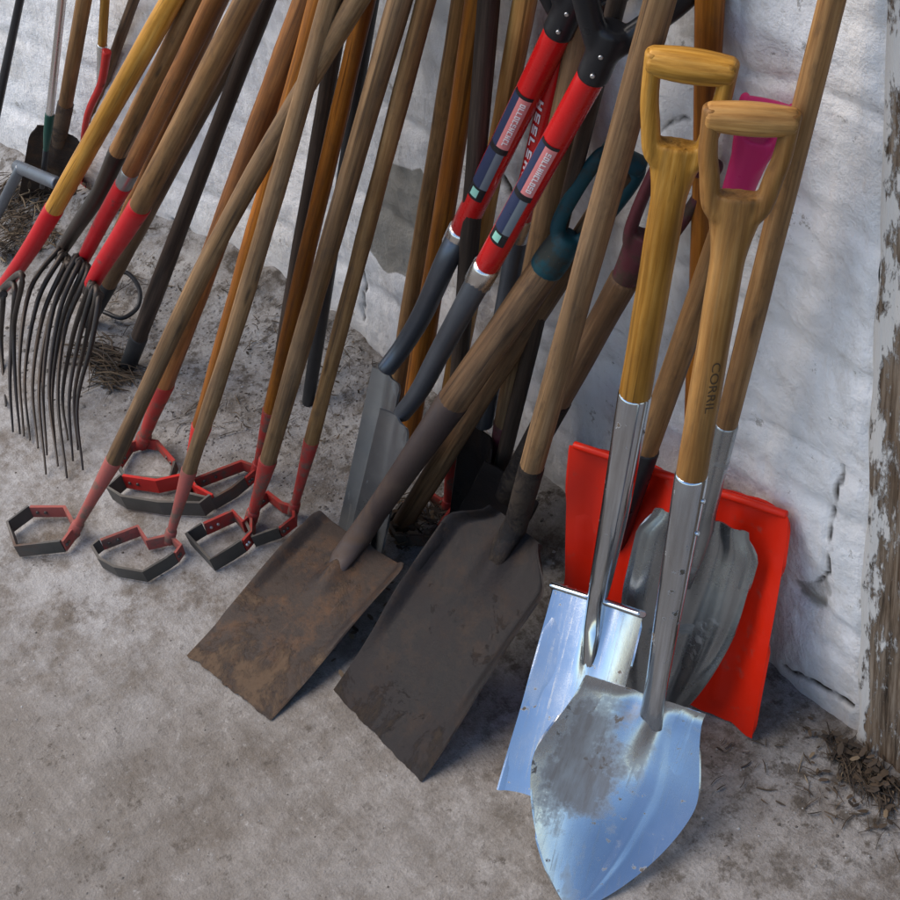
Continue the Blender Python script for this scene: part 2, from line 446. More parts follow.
pole('thin black pipe slanting behind the grey-brown hoe handles', (308, 402), (371, 0), 14, M_iron, name='iron_pipe', cat='pipe', wob=0, L=1.3)
pole('slate-grey pole behind the crossing bowed handle', (277, 388), (342, 0), 17, W['dark'])
pole('greyish brown pole left of the glossy orange one, above the grey spade blades', (392, 420), (462, 0), 19, W['weather'])
pole('glossy orange pole behind the red-handled spades', (406, 452), (478, 0), 22, W['orange'])
pole('pale tan pole passing behind the first red-handled spade', (440, 452), (525, 0), 20, W['tan'])
pole('upright orange pole against the wall behind the wooden D-grips', (689, 604), (710, 0), 22, W['orange'], L=1.35)
pole('black pole at the far left edge, away from the rest', (-22, 200), (20, 0), 9, M_iron, name='iron_pipe', cat='pipe', wob=0)
pole('slim dark brown pole right of the small red-necked hoe', (70, 178), (134, 0), 11, W['darkbrown'])
pole('orange-brown handle squeezed behind the yellow-handled fork', (92, 205), (205, 0), 14, W['orange'])

pole('dark brown pole running just under the rusty shovel handle', (398, 530), (566, 266), 22, W['darkbrown'], L=.82)
pole('dark slim pole close beside the dark square shovel socket', (484, 536), (560, 230), 15, W['dark'])
# ================================================================== BLADES
def frame(F, J, du, dv):
    el = (J-F); L = el.length; el.normalize()
    ew = dirw(J, du, dv, el)
    return el, ew, ew.cross(el).normalized(), L
def blade(t, F, J, ew, hw, nf, mat, name='blade', thick=.0025, nu=30, ns=34, ragged=0.0, ext=1.0):
    el = (J-F); L = el.length*ext; el.normalize(); en = ew.cross(el).normalized()
    if en.dot(C0-F) < 0: en = -en
    def fn(a, b):
        u = a*2-1; s = b
        rg = ragged*noise.noise(V3((u*6, 1.7, F.x*9)))*(1-b)**6 + ragged*.6*noise.noise(V3((u*19, 5.7, F.x*9)))*(1-b)**12
        h = hw(s); dk = min(1., h/.085)**2.5; n = nf(u, s)+dk*.0011*noise.noise(V3((u*2.2, s*2.6, F.x*11)))+dk*.0004*noise.noise(V3((u*6, s*7, F.x*7)))
        p = F+el*(L*s+rg)+ew*(u*h)+en*n
        e = 1e-3
        pu = ew*(h)+en*((nf(u+e, s)-n)/e); pv = el*L+ew*(u*(hw(min(1, s+e))-h)/e)+en*((nf(u, s+e)-n)/e)
        nn = pu.cross(pv)
        nn = nn.normalized() if nn.length > 1e-9 else en
        if nn.dot(en) < 0: nn = -nn
        return p, V3((u*h, L*s, n)), nn
    m = MB(); m.sheet(fn, nu, ns, thick)
    return m.build(name, mat, t), el, en, L
def socket(m, pts, ra, rb, wd): m.tube(pts, ra, rb, wd, n=20)

def fuse(m, name, mat, t, wdir, ax, vox=.0022, it=6):
    """weld overlapping tubes into one smooth body"""
    o = m.build(name, None, t)
    md = o.modifiers.new('weld', 'REMESH'); md.mode = 'VOXEL'; md.voxel_size = vox; md.use_smooth_shade = True
    ms = o.modifiers.new('soft', 'SMOOTH'); ms.iterations = it; ms.factor = .5
    dg = bpy.context.evaluated_depsgraph_get(); dg.update()
    me = bpy.data.meshes.new_from_object(o.evaluated_get(dg))
    o.modifiers.clear(); old = o.data; o.data = me; bpy.data.meshes.remove(old); me.name = name
    for a_ in list(me.attributes):
        if a_.name == 'loc': me.attributes.remove(a_)
    at = me.attributes.new('loc', 'FLOAT_VECTOR', 'POINT'); n2 = wdir.cross(ax)
    fl = []
    for v in me.vertices: fl += [v.co.dot(wdir), v.co.dot(n2), v.co.dot(ax)]
    at.data.foreach_set('vector', fl)
    me.polygons.foreach_set('use_smooth', [True]*len(me.polygons))
    me.materials.clear(); me.materials.append(mat)
    return o
def d_handle(t, N, G, ew, r, halfw, mat, gripmat=None, hole=.075, gripr=.95, flare=1.5, tail=None):
    """one piece wooden D: shaft top N widens to a yoke with two arms and a cross grip centred on G"""
    ax = (G-N).normalized()
    ew = (ew-ax*ew.dot(ax)).normalized()
    b = G-ax*hole                       # bottom of the hole
    m = MB(); k = 14
    aw = halfw*.21
    pts = [N-ax*.012]; ra = [r]; rb = [r]
    if tail is not None:
        pts = line(tail, N-ax*.02, 12); ra = [r*(.99+.012*math.sin(i*1.3)) for i in range(13)]; rb = list(ra)
    for i in range(k+1):
        x = i/k; pts.append(N.lerp(b, x)); e = x**flare
        ra.append(lerp(r, halfw*.78, e)); rb.append(lerp(r, r*.74, x))
    m.tube(pts, ra, rb, ew, n=28, cap=(0, 0))
    for sgn in (-1, 1):
        A = [N.lerp(b, .62)+ew*sgn*halfw*.22, b-ax*.012+ew*sgn*halfw*.56, b+ax*.02+ew*sgn*halfw*.72, b+ax*hole*.55+ew*sgn*halfw*.82, G+ax*r*.5+ew*sgn*halfw*.88]
        c = curve(A, 18)
        m.tube(c, [aw*(1.2-.2*i/18) for i in range(19)], [r*.70]*19, ew, n=18)
    m.tube(line(b-ax*.02-ew*halfw*.5, b-ax*.02+ew*halfw*.5, 4), halfw*.2, r*.7, ax, n=14)
    o = fuse(m, 'handle' if tail is not None else 'yoke', mat, t, ew, ax)
    g = MB(); g.tube(line(G-ew*halfw*.9, G+ew*halfw*.9, 10), [gripr*r*(.84+.16*math.sin(math.pi*i/10)) for i in range(11)], n=18)
    g.build('grip', gripmat or mat, t)
    return o

# ---- front round-nosed spade (A)
F = P(571, 912, z=.0); G = P(751, 119, y=YW-.105)
t = thing('round_spade', 'bright steel spade with pointed nose and stamped wooden D-handle, frontmost on the right', 'spade', (F.x, F.y, 0))
J = P(645, 694, y=F.y+.19)
el, ew, en, L = frame(F, J, 123, 40)
hwm = rad(180, F.lerp(J, .5))
def hwA(s):
    a = hwm*max(0., 1-(1-min(s/.64, 1.))**1.65)**.82
    return max(.006, a*(1-.27*sm(s, .56, 1.0)))
def nA(u, s):
    d = -.02*(1-u*u)*sm(s, -.1, .5)*(1-.45*sm(s, .6, 1))
    frog = .016*math.exp(-(((u-.12)/.2)**2))*sm(s, .55, 1.0)
    cre = .003*math.exp(-(((u-.5)/.06)**2))*sm(s, 0, .3)*(1-sm(s, .7, .95))
    return d+frog+cre+.005*sm(s, .96, 1.0)
blade(t, F, J, ew, hwA, nA, M_chromemud_refl, thick=.0022)
sh = J-el*.012+en*.006+ew*.012
ax = (G-sh).normalized()
rA = rad(32, sh.lerp(G, .5))
top = sh+ax*((sh-G).length*.40)
def at_v(a, b, v):
    return min((abs(proj(a.lerp(b, k/600))[1]-v), k) for k in range(601))[1]/600
S1 = sh.lerp(G, at_v(sh, G, 478)); N1 = sh.lerp(G, at_v(sh, G, 262))
m = MB(); socket(m, [sh-ax*.035, sh, sh+ax*.05, sh.lerp(S1, .55), S1+ax*.003], [rA*.95, rA*.82, rA*.8, rA*.95, rA*1.06], [rA*.3, rA*.6, rA*.8, rA*.95, rA*1.06], ew)
for k in (.93, .8):                        # rivets on the strapped socket
    c = sh.lerp(S1, k)+(ew*.75+en*.6)*rA; m.tube([c, c+(ew*.7+en*.6)*.003], .003, n=8)
m.build('socket', M_chrome, t)
SHA = (S1, N1, rA, ax)
ewd = dirw(G, 82, 6, ax)
d_handle(t, N1, G, ewd, rA, rad(92, G), W['tan'], hole=.074, tail=S1-ax*.01)
STAMP_PARENT = t

# ---- square digging spade (B)
F = P(549, 812, z=.0); G = P(691, 66, y=YW-.09)
t = thing('digging_spade', 'polished square-edged spade with honey-coloured wooden D-handle behind the round-nosed one', 'spade', (F.x, F.y, 0))
J = P(600, 600, y=F.y+.17)
el, ew, en, L = frame(F, J, 105, 34)
hwB = rad(124, F.lerp(J, .5))
def hB(s): return hwB*(1.0-.06*sm(s, .0, .5)-.03*sm(s, .5, 1))
def nB(u, s): return .022*u*u*(1-.4*s)-.008+.016*math.exp(-((u/.16)**2))*sm(s, .5, 1.0)
blade(t, F, J, ew, hB, nB, M_chromeblade)
m = MB()                                    # rolled tread along the top edge
for sg in (-1, 1):
    m.tube(line(J+ew*sg*hB(1)*.2+en*.003, J+ew*sg*hB(1)*.99+en*.007, 6), .005, .009, el, n=12)
m.build('tread', M_chrome, t)
ax = (G-J).normalized()
rB = rad(33, J.lerp(G, .5))
S1 = J.lerp(G, at_v(J, G, 397)); N1 = J.lerp(G, at_v(J, G, 200))
m = MB(); socket(m, [J-el*.09-en*.008, J-el*.04+en*.0005, J+en*.006, J+ax*.04+en*.004, J.lerp(S1, .5), S1+ax*.003], [rB*.5, rB*.75, rB*.72, rB*.8, rB*.95, rB*1.05], [rB*.2, rB*.4, rB*.65, rB*.8, rB*.95, rB*1.05], ew)
m.build('socket', M_chrome, t)
# open seam of the socket
m = MB(); m.tube(line(J+ax*.07+(C0-J).normalized()*rB*.86, J.lerp(S1, .95)+(C0-J).normalized()*rB*1.0, 5), .0016, n=6); m.build('socket_seam', M_dark, t)
ewd = dirw(G, 84, 12, ax)
d_handle(t, N1, G, ewd, rB, rad(88, G), W['honey'], hole=.082, tail=S1-ax*.01)

# ---- grey corrugated shovel (C)
F = P(646, 738, z=.0)
t = thing('round_shovel', 'dull grey ribbed shovel with long brown handle, between the bright spades and the red scoop', 'shovel', (F.x, F.y, 0))
J = P(702, 523, y=F.y+.11)
el, ew, en, L = frame(F, J, 100, 26)
hwC = rad(120, F.lerp(J, .6))
def hC(s): return max(.005, hwC*max(0., 1-(1-min(s/.66, 1.))**1.6)**.75*(1-.24*sm(s, .88, 1.0)))
def nC(u, s):
    return -.012*(1-u*u)*sm(s, -.1, .4)+.012*math.exp(-((u/.2)**2))*sm(s, .4, 1.0)+.0034*math.cos(u*9.5)*sm(s, .1, .4)*(1-sm(abs(u), .6, .9)) - .006*sm(abs(u), .78, .9)*sm(s, .3, .5)
blade(t, F, J, ew, hC, nC, M_galv)
q = (832, 0)
E = lean(J, q, 1.15, .014, gap=.004); ax = (E-J).normalized()
rC = rad(25, J.lerp(E, .35))
S1 = J.lerp(E, at_v(J, E, 425))
m = MB(); socket(m, [J-el*.09+en*.004, J-el*.04+en*.012, J+en*.012, J+ax*.03+en*.006, S1], [rC*.5, rC*1.0, rC*1.25, rC*1.1, rC*1.08], [rC*.2, rC*.5, rC*.9, rC*1.05, rC*1.08], ew)
m.build('socket', M_galv, t)
MB().tube(line(S1-ax*.012, E, 20), rC, n=18, wob=.05).build('handle', W['weather'], t)

# ---- red plastic scoop (D)
A = P(568, 658, z=.0); B = P(756, 735, z=.0)
F = (A+B)/2
t = thing('grain_scoop', 'wide red plastic scoop standing against the wall behind the steel spades', 'scoop', (F.x, F.y, 0))
wd = (B-A).normalized(); hw = (B-A).length/2
T = P(689, 476, y=YW-.07)
T = F+(T-F)-wd*((T-F).dot(wd))
# height so that the upper right corner meets its pixel
best = None
for k in range(200, 420, 5):
    for j in range(0, 26):
        J2 = F+V3((0, 0, 1))*(k/1000)+wd.cross(V3((0, 0, 1)))*-(j*.008)
        u1, v1, _ = proj(J2+wd*hw*1.1); u0, v0, _ = proj(J2-wd*hw*1.02)
        e = (u1-800)**2+(v1-519)**2+.6*((u0-577)**2+(v0-436)**2)
        if J2.y+.02 < YW and (best is None or e < best[0]): best = (e, J2)
J = best[1]
el = (J-F).normalized(); en = wd.cross(el)
if en.dot(C0-F) < 0: en = -en
def hD(s): return hw*(1.0+.07*sm(s, 0, .8)-.01*sm(s, .96, 1.))
def nD(u, s): return .016*sm(abs(u), .72, 1.0)-.004+.006*math.exp(-((abs(u)-.55)/.07)**2)*sm(s, .02, .1)*(1-sm(s, .9, 1.))+.018*math.exp(-((u/.16)**2))*sm(s, .3, .9)
blade(t, F, J, wd, hD, nD, M_scoop, thick=.004, ragged=.003)
m = MB(); m.tube(line(J-wd*hw*1.03+en*.008, J+wd*hw*1.03+en*.008, 12), .005, n=10); m.build('rim', M_scoop, t)
b0 = P(621, 520, y=J.y-.05); G = P(767, 109, y=YW-.024)
ax = (G-b0).normalized(); rD = rad(26, b0.lerp(G, .4))
b1 = b0.lerp(G, at_v(b0, G, 450)); nk = b0.lerp(G, at_v(b0, G, 232))
m = MB(); socket(m, [b0-ax*.16, b0-ax*.03, b1], [rD*.8, rD*1.2, rD*1.12], [rD*.4, rD*1.1, rD*1.12], wd); m.build('socket', M_black, t)
MB().tube(line(b1-ax*.01, nk, 14), rD, n=16).build('shaft', W['weather'], t)
ewd = dirw(G, 60, 14, ax)
d_handle(t, nk-ax*.01, G, ewd, rD*.95, .026, M_magenta, hole=.035, gripr=.7)

# ---- dark square shovel (F)
A = P(333, 690, z=.0); B = P(420, 781, z=.0); F = (A+B)/2
t = thing('square_shovel', 'dark broad square shovel with long grey handle, blade beside the polished spade', 'shovel', (F.x, F.y, 0))
wd = (B-A).normalized(); hw = (B-A).length/2
TR = None
n = wd
r = ray(547, 601); TR = C0+r*((B-C0).dot(n)/r.dot(n))
elF = (TR-B).normalized(); LF = (TR-B).length*1.18
J = F+elF*LF; en = wd.cross(elF)
if en.dot(C0-F) < 0: en = -en
def hF(s): return hw*(1.0-.5*sm(s, .84, 1.0)**1.2)
def nF(u, s): return .016*sm(abs(u), .8, 1.0)*sm(s, .08, .7)+.016*math.exp(-((u/.22)**2))*sm(s, .5, 1.0)-.006*(1-u*u)*s
blade(t, F, J, wd, hF, nF, M_dark, ragged=.0022, nu=60)
sk = J+en*.01
E = lean(sk, (660, 0), 1.2, .017); ax = (E-sk).normalized()
rF = rad(27, sk.lerp(E, .3)); S1 = sk.lerp(E, at_v(sk, E, 468))
m = MB(); socket(m, [J-elF*.09-en*.009, J-elF*.03+en*.008, J+en*.01, sk.lerp(S1, .25), S1+ax*.003], [rF*.5, rF*1.15, rF*1.2, rF*1.05, rF*1.07], [rF*.15, rF*.6, rF*.85, rF*1.0, rF*1.07], wd)
m.build('socket', M_dark, t)
MB().tube(line(S1-ax*.012, E, 24), rF, n=18, wob=.05).build('handle', W['grey'], t)

# ---- rusty square shovel (G)
A = P(187, 655, z=.0); B = P(270, 719, z=.0); F = (A+B)/2
t = thing('square_shovel', 'rusty brown square shovel lying low in front, teal D-grip on its thick handle', 'shovel', (F.x, F.y, 0))
wd = (B-A).normalized(); hw = (B-A).length/2
def onplane(u, v, p):
    r = ray(u, v); return C0+r*((p-C0).dot(wd)/r.dot(wd))
TL, TR = onplane(318, 511, A), onplane(409, 571, B)
elG = ((TL-A)+(TR-B)); LG = elG.length/2; elG.normalize()
elG = (elG-wd*elG.dot(wd)).normalized()
J = F+elG*LG; en = wd.cross(elG)
if en.dot(C0-F) < 0: en = -en
def hG(s): return hw*(1.0+.02*s-.06*sm(s, .96, 1.0))
def nG(u, s): return .012*sm(abs(u), .78, 1.0)*sm(s, .15, .8)+.022*math.exp(-((u/.2)**2))*sm(s, .5, 1.0)-.005*(1-u*u)*s
blade(t, F, J, wd, hG, nG, M_rust, ragged=.003, nu=60)
G = P(601, 190, y=YW-.06)
sk = J+en*.013
ax = (G-sk).normalized(); rG = rad(32, sk.lerp(G, .5))
S1 = sk.lerp(G, at_v(sk, G, 402)); N1 = sk.lerp(G, at_v(sk, G, 262))
m = MB(); socket(m, [J-elG*.085-en*.010, J-elG*.04+en*.006, J-elG*.005+en*.011, sk.lerp(S1, .2), sk.lerp(S1, .5), S1+ax*.003], [rG*.5, rG*1.0, rG*1.0, rG*.85, rG*.9, rG*1.06], [rG*.1, rG*.45, rG*.68, rG*.8, rG*.9, rG*1.06], wd)
m.build('socket', metal('rusty_purple_steel', (.032, .022, .023), (.052, .034, .028), (.45, .6), .3, (.075, .043, .026), .52, .66), t)
MB().tube(line(S1-ax*.012, N1+ax*.02, 16), rG, n=18, wob=.06).build('shaft', W['darkbrown'], t)
ewd = dirw(G, 60, 28, ax)
hh = rad(44, G); m = MB()
base = N1.lerp(G, .25)
up = (G-N1).normalized(); top = G+up*.03
loop = curve([base+ewd*hh*.25, base+up*.03+ewd*hh*.8, G+ewd*hh*1.0, top+up*.012+ewd*hh*.92, top+up*.022+ewd*hh*.5], 22)
loop2 = [base+(p-base)-ewd*2*(p-base).dot(ewd) for p in loop]
m.tube(loop, .0095, .007, ewd, n=12); m.tube(loop2, .0095, .007, ewd, n=12)
m.tube(line(N1-up*.01, base+up*.012, 6), [rG*1.04, rG*1.05, rG*1.05, rG*1.02, rG, rG*.95, rG*.8], n=16)
fuse(m, 'yoke', M_teal, t, ewd, up)
m = MB(); m.tube(line(top+up*.02-ewd*hh*.9, top+up*.02+ewd*hh*.9, 6), .0125, n=14); m.build('grip', M_teal, t)

# ---- maroon-yoked dark spade (H)
F = P(470, 560, z=.0)
t = thing('digging_spade', 'dark spade with maroon split yoke, its blade tucked behind the dark square shovel', 'spade', (F.x, F.y, 0))
J = P(482, 516, y=F.y+.02); J = F+(J-F).normalized()*.24
G = P(690, 160, y=YW-.03)
J = F.lerp(G, .26)+V3((0, -.0, 0)); el = (J-F).normalized()
wd = dirw(J, 50, 40, el)
blade(t, F, J, wd, lambda s: .05*(1-.1*s), lambda u, s: .006*u*u, M_dark)
ax = (G-J).normalized(); rH = rad(28, J.lerp(G, .4))
S1 = J.lerp(G, at_v(J, G, 400)); N1 = J.lerp(G, at_v(J, G, 285))
m = MB(); socket(m, [J-el*.05, J, S1], [rH*.8, rH, rH*1.05], [rH*.4, rH, rH*1.05], wd); m.build('socket', M_dark, t)
MB().tube(line(S1-ax*.01, N1+ax*.01, 10), rH, n=16, wob=.06).build('shaft', W['darkbrown'], t)
d_handle(t, N1, G, dirw(G, 60, 26, ax), rH*.9, .032, M_maroon, hole=.12)

# ================================================================== RED FIBREGLASS DRAIN SPADES
def on_tube(p0, p1, r, k0, k1, ang0, ang1, off, n=10):
    """curved patch on a round shaft, angles from the side facing the viewer's standing place"""
    ax = (p1-p0).normalized()
    c = (C0-p0.lerp(p1, .5)); c = (c-ax*c.dot(ax)).normalized(); s = ax.cross(c)
    m = MB()
    def fn(a, b):
        th = lerp(ang0, ang1, a); d = c*math.cos(th)+s*math.sin(th)
        return p0.lerp(p1, lerp(k0, k1, b))+d*(r+off), V3((a*.02, b*.1, 0)), d
    return m.sheet(fn, n, 4, .0006)
def glyphs(p0, p1, r, k0, k1, a0, a1, off, count, seed):
    """tiny illegible lettering: a few strokes per letter wrapped round the shaft"""
    rnd = random.Random(seed); M_ = MB()
    for i in range(count):
        ka = lerp(k1, k0, (i+.12)/count); kb = lerp(k1, k0, (i+.82)/count)
        st = rnd.choice([((0, 0, .3, 1), (.3, .8, 1, 1), (.3, 0, 1, .2)), ((0, 0, .28, 1), (.7, 0, 1, 1), (.28, .4, .7, .6)), ((0, 0, .28, 1), (.28, 0, 1, .2)), ((0, .0, 1, .2), (0, .4, 1, .58), (0, .8, 1, 1), (0, .4, .25, 1)), ((0, 0, .25, 1), (.75, 0, 1, 1), (.2, .8, .8, 1), (.2, 0, .8, .2))])
        for (x0, y0, x1, y1) in st:
            q = on_tube(p0, p1, r, lerp(ka, kb, x0), lerp(ka, kb, x1), lerp(a0, a1, y0), lerp(a0, a1, y1), off, 3)
            b = len(M_.v)
            M_.v += q.v; M_.l += q.l; M_.t += q.t; M_.sm += q.sm
            M_.f += [tuple(j+b for j in f) for f in q.f]
    return M_
def drain_spade(label, foot, fy, btop, by, neck, ny, collar, cy, redtop, ry, grip, w, bm=None):
    F = P(*foot, z=0) if fy is None else P(foot[0], foot[1], y=fy)
    F.z = max(F.z, 0)

    t = thing('drain_spade', label, 'spade', (F.x, F.y, 0), 'spades with red fibreglass handles')
    J = P(*btop, y=by)
    el = (J-F).normalized(); wd = (V3((1, 0, 0))-el*el.x).normalized()
    hw = rad(48, J)
    blade(t, F, J, wd, lambda s: hw*(1.18-.18*s), lambda u, s: .016*u*u-.006+.005*math.exp(-((u/.3)**2))*sm(s, .5, 1), bm or M_galvl, thick=.003)
    Cc = P(*collar, y=cy); R1 = P(*redtop, y=ry)
    ax = (R1-Cc).normalized(); r = rad(w, Cc)
    npts = [P(u, v, y=y) for (u, v), y in zip(neck, ny)]
    pts = curve([Cc+ax*.002]+npts, 22)
    MB().tube(pts, [r*(1.0-.25*i/22) for i in range(23)], [r*(1.0-.1*i/22) for i in range(23)], wd, n=18).build('neck', M_neck, t)
    MB().tube([Cc-ax*.018, Cc+ax*.014], r*1.12, n=18).build('ferrule', M_ferrule, t)
    sh = MB().tube(line(Cc+ax*.02, R1, 10), r, n=20).build('shaft', M_fibre, t)
    # Y grip of black plastic
    Gp = P(*grip, y=min(ry+.012, YW-.045)); gx = (Gp-R1).normalized()
    wg = dirw(R1, 70, 18, gx); hh = .064
    m = MB(); m.tube(line(R1-gx*.012, R1+gx*.045, 5), [r*1.12]*3+[r*1.2]*3, n=18)
    for sg in (-1, 1):
        c = curve([R1+gx*.02+wg*sg*r*.3, R1+gx*.055+wg*sg*hh*.42, R1+gx*.10+wg*sg*hh*.8, R1+gx*.15+wg*sg*hh], 14)
        m.tube(c, [.0135]*15, [.0125]*15, wg, n=14)
    g = fuse(m, 'yoke', M_black, t, wg, gx)
    m = MB(); m.tube(line(R1+gx*.145-wg*hh*1.1, R1+gx*.145+wg*hh*1.1, 8), .0155, n=14); m.build('grip', M_black, t)
    cdir = (C0-R1); cdir = (cdir-gx*cdir.dot(gx)).normalized()
    for k in (.0, .024):
        c0 = R1+gx*k+cdir*r*1.15; MB().tube([c0-cdir*.001, c0+cdir*.0014], .0026, n=8).build('rivet', M_rivet, g)
    return t, Cc, R1, r
def label_set(t, Cc, R1, r, seed, hi):
    st = on_tube(Cc, R1, r, hi-.20, hi+.02, -.45, .5, .0006).build('sticker', M_pink, t)
    glyphs(Cc, R1, r, hi-.185, hi+.005, -.14, .24, .0014, 11, seed).build('lettering', M_white, st)
    on_tube(Cc, R1, r, hi+.02, hi+.032, -1.1, .55, .0008).build('sticker_band', M_black, t)
    on_tube(Cc, R1, r, hi-.225, hi-.20, -1.1, .55, .0008).build('sticker_band', M_black, t)
    on_tube(Cc, R1, r, hi-.23, hi+.02, -1.15, -.45, .0007).build('sticker_side', M_navy, t)
    s2 = on_tube(Cc, R1, r, hi-.40, hi-.225, -.2, .4, .0006).build('sticker', M_greyst, t)
    on_tube(Cc, R1, r, hi-.40, hi-.225, -1.15, -.2, .0007).build('sticker', M_navy, t)
    on_tube(Cc, R1, r, hi-.46, hi-.40, -1.1, .4, .0006).build('sticker_band', M_black, t)
    on_tube(Cc, R1, r, hi-.445, hi-.41, -.7, -.1, .0014).build('sticker_emblem', M_mint, t)
r1 = drain_spade('spade with red fibreglass handle, upper of the stickered pair, black Y-grip and curved neck', (357, 543), None, (391, 379), .80,
    [(446, 262), (424, 311), (404, 345), (386, 369)], [.862, .85, .83, .803], (459, 236), .882, (563, 22), .918, (583, -20), 25)
label_set(*r1, 5, .70)
r2 = drain_spade('spade with red fibreglass handle, lower of the stickered pair, dark curved neck nearest the viewer', (368, 555), None, (399, 423), .762,
    [(466, 304), (440, 352), (420, 390), (402, 414)], [.82, .805, .79, .778], (483, 273), .835, (597, 66), .89, (617, 20), 26)
label_set(*r2, 9, .66)
r3 = drain_spade('spade with red fibreglass handle lettered in white along its side, hidden behind the stickered pair', (468, 545), None, (482, 432), .86,
    [(516, 250), (508, 295), (497, 350), (484, 424)], [.913, .905, .89, .868], (521, 225), .917, (566, 36), .937, (575, 0), 25, bm=M_dark)
t, Cc, R1, r = r3
glyphs(Cc, R1, r, .14, .72, -.95, -.45, .001, 9, 21).build('lettering', M_white, t)

# ================================================================== FORKS
TINES = [
 [  # yellow-handled fork
  [(3, 294), (1, 340), (4, 385), (6, 406)], [(14, 284), (12, 330), (9, 380), (13, 432)], [(22, 274), (14, 325), (15, 385), (20, 434)], [(-8, 296), (-14, 340), (-14, 385), (-10, 410)]],
 [[(62, 255), (38, 300), (22, 375), (30, 440)], [(66, 262), (44, 312), (30, 380), (38, 448)], [(58, 250), (30, 290), (17, 360), (24, 436)], [(70, 266), (50, 318), (36, 385), (46, 474)]],
 [[(80, 262), (60, 310), (46, 385), (58, 466)], [(84, 268), (63, 318), (50, 390), (56, 452)], [(88, 272), (66, 325), (55, 392), (67, 478)], [(76, 258), (54, 306), (41, 380), (47, 455)]],
 [[(93, 288), (80, 335), (67, 395), (73, 461)], [(97, 292), (86, 340), (72, 395), (78, 450)], [(90, 286), (74, 332), (60, 395), (68, 440)], [(99, 296), (91, 345), (74, 402), (83, 470)]],
]
def fork(label, px, ys, q, w, wm, sl, slm, tines, L=1.5, ferr=None):
    """px: pixels from the head up the sleeve to the start of bare wood; the head stands on its tines"""
    S = P(*px[0], y=ys)
    t = thing('drag_fork', label, 'fork', (S.x, S.y-.1, 0), 'bent-tined forks on the left')
    # handle direction: from sleeve top towards the wall
    E = lean(S, q, L, .02)
    top = S.lerp(E, at_v(S, E, px[-1][1]))
    ax = (E-S).normalized(); r = .94*rad(w, top.lerp(E, .16))
    pts = [P(u, v, y=S.lerp(E, at_v(S, E, v)).y) for u, v in px]
    c = curve(pts, 14)
    MB().tube(c, [r*lerp(.78, 1.06, i/14) for i in range(15)], n=18).build('sleeve', slm, t)
    up = pts[-1]
    E2 = up+(E-up)
    MB().tube(line(up-ax*.012, E2, 22), r, n=18, wob=.06).build('handle', wm, t)
    hd = MB(); hd.tube([pts[0]-ax*.03, pts[0]+ax*.012], [r*.55, r*.8], n=14)
    hd.tube([P(*tines[0][0], y=ys-.012), pts[0]-ax*.012, P(*tines[-1][0], y=ys-.012)], .0085, n=10)
    hd.build('head', M_tine, t)
    for tn in tines:
        T = P(*tn[-1], z=.004)
        yy = [ys-.012, lerp(ys, T.y, .36), lerp(ys, T.y, .72)]
        p = [P(u, v, y=y) for (u, v), y in zip(tn[:2], yy)]+[P(tn[2][0], tn[2][1], y=yy[2]).lerp(P(*tn[1], y=yy[1]).lerp(T, .55), .25), T]
        MB().tube(curve([pts[0]-ax*.01]+p, 22), [.0064-.0047*(i/22)**1.1 for i in range(23)], n=10).build('tine', M_tine, t)
    if ferr:
        u = up+ax*.0; MB().tube([u, u+ax*ferr], r*1.03, n=18).build('ferrule', M_galvl, t)
    return t
fork('fork with glossy yellow handle and long red sleeve at the left edge', [(-2, 292), (10, 278), (32, 246), (54, 209)], .55, (167, 0), 21, W['honey'], 1, M_sleeve, TINES[0])
fork('fork with grey-brown handle and bare iron ferrule instead of a sleeve', [(62, 250), (76, 228), (100, 192), (118, 152)], .665, (192, 0), 21, W['weather'], 1, M_tine, TINES[1])
fork('fork with brown handle, short red sleeve and grey band above it', [(82, 262), (90, 246), (106, 215), (124, 184)], .655, (212, 0), 20, W['redbrown'], 1, M_sleeve, TINES[2], ferr=.04)
fork('fork with the thickest tan handle and red sleeve, rightmost of the bent forks', [(92, 284), (103, 264), (122, 235), (140, 206)], .625, (243, 0), 25, W['weather'], 1, M_sleeve, TINES[3])
# slim iron-shod shafts between them
pole('thin pole with an iron lower end touching the rightmost fork sleeve', (88, 322), (262, 0), 16, W['darkbrown'], tip=(M_iron, .16))
pole('slim bent-looking brown handle tucked between the fork sleeves', (96, 282), (222, 0), 12, W['redbrown'])

# hoop of black wire behind the forks
t = MB()
c = [P(u, v, z=z) for u, v, z in ((104, 312, .012), (122, 318, .01), (137, 308, .012), (140, 292, .03), (133, 278, .05), (122, 272, .06), (108, 284, .05))]
t.tube(curve(c, 30), .0042, n=10)
o = t.build('wire_hoop', M_iron, None, origin=(c[1].x, c[1].y, 0)); o['label'] = 'thin black wire hoop on the ground right of the red fork sleeves'; o['category'] = 'wire'

# ================================================================== FAR LEFT
# brown flat shovel upright
F = P(46, 207, z=.0); J = P(61, 130, y=F.y+.035)
t = thing('square_shovel', 'small mud-brown shovel standing far back on the left beside the steel rod', 'shovel', (F.x, F.y, 0))
el, wd, en, L = frame(F, J, 40, 16)
hw = rad(54, F)
blade(t, F, J, wd, lambda s: hw*(1-.25*sm(s, .8, 1)), lambda u, s: .01*u*u+.012*math.exp(-((u/.25)**2))*sm(s, .4, 1), M_rust)
E = lean(J, (84, 0), 1.2, .015); ax = (E-J).normalized(); r = rad(15, J)
S1 = J.lerp(E, at_v(J, E, 104))
MB().tube([J-el*.05+en*.004, J+en*.006, S1], [r*.8, r*1.1, r*1.08], [r*.4, r*.9, r*1.08], wd, n=16).build('socket', M_rust, t)
MB().tube(line(S1-ax*.01, E, 14), r*.95, n=16, wob=.05).build('handle', W['weather'], t)
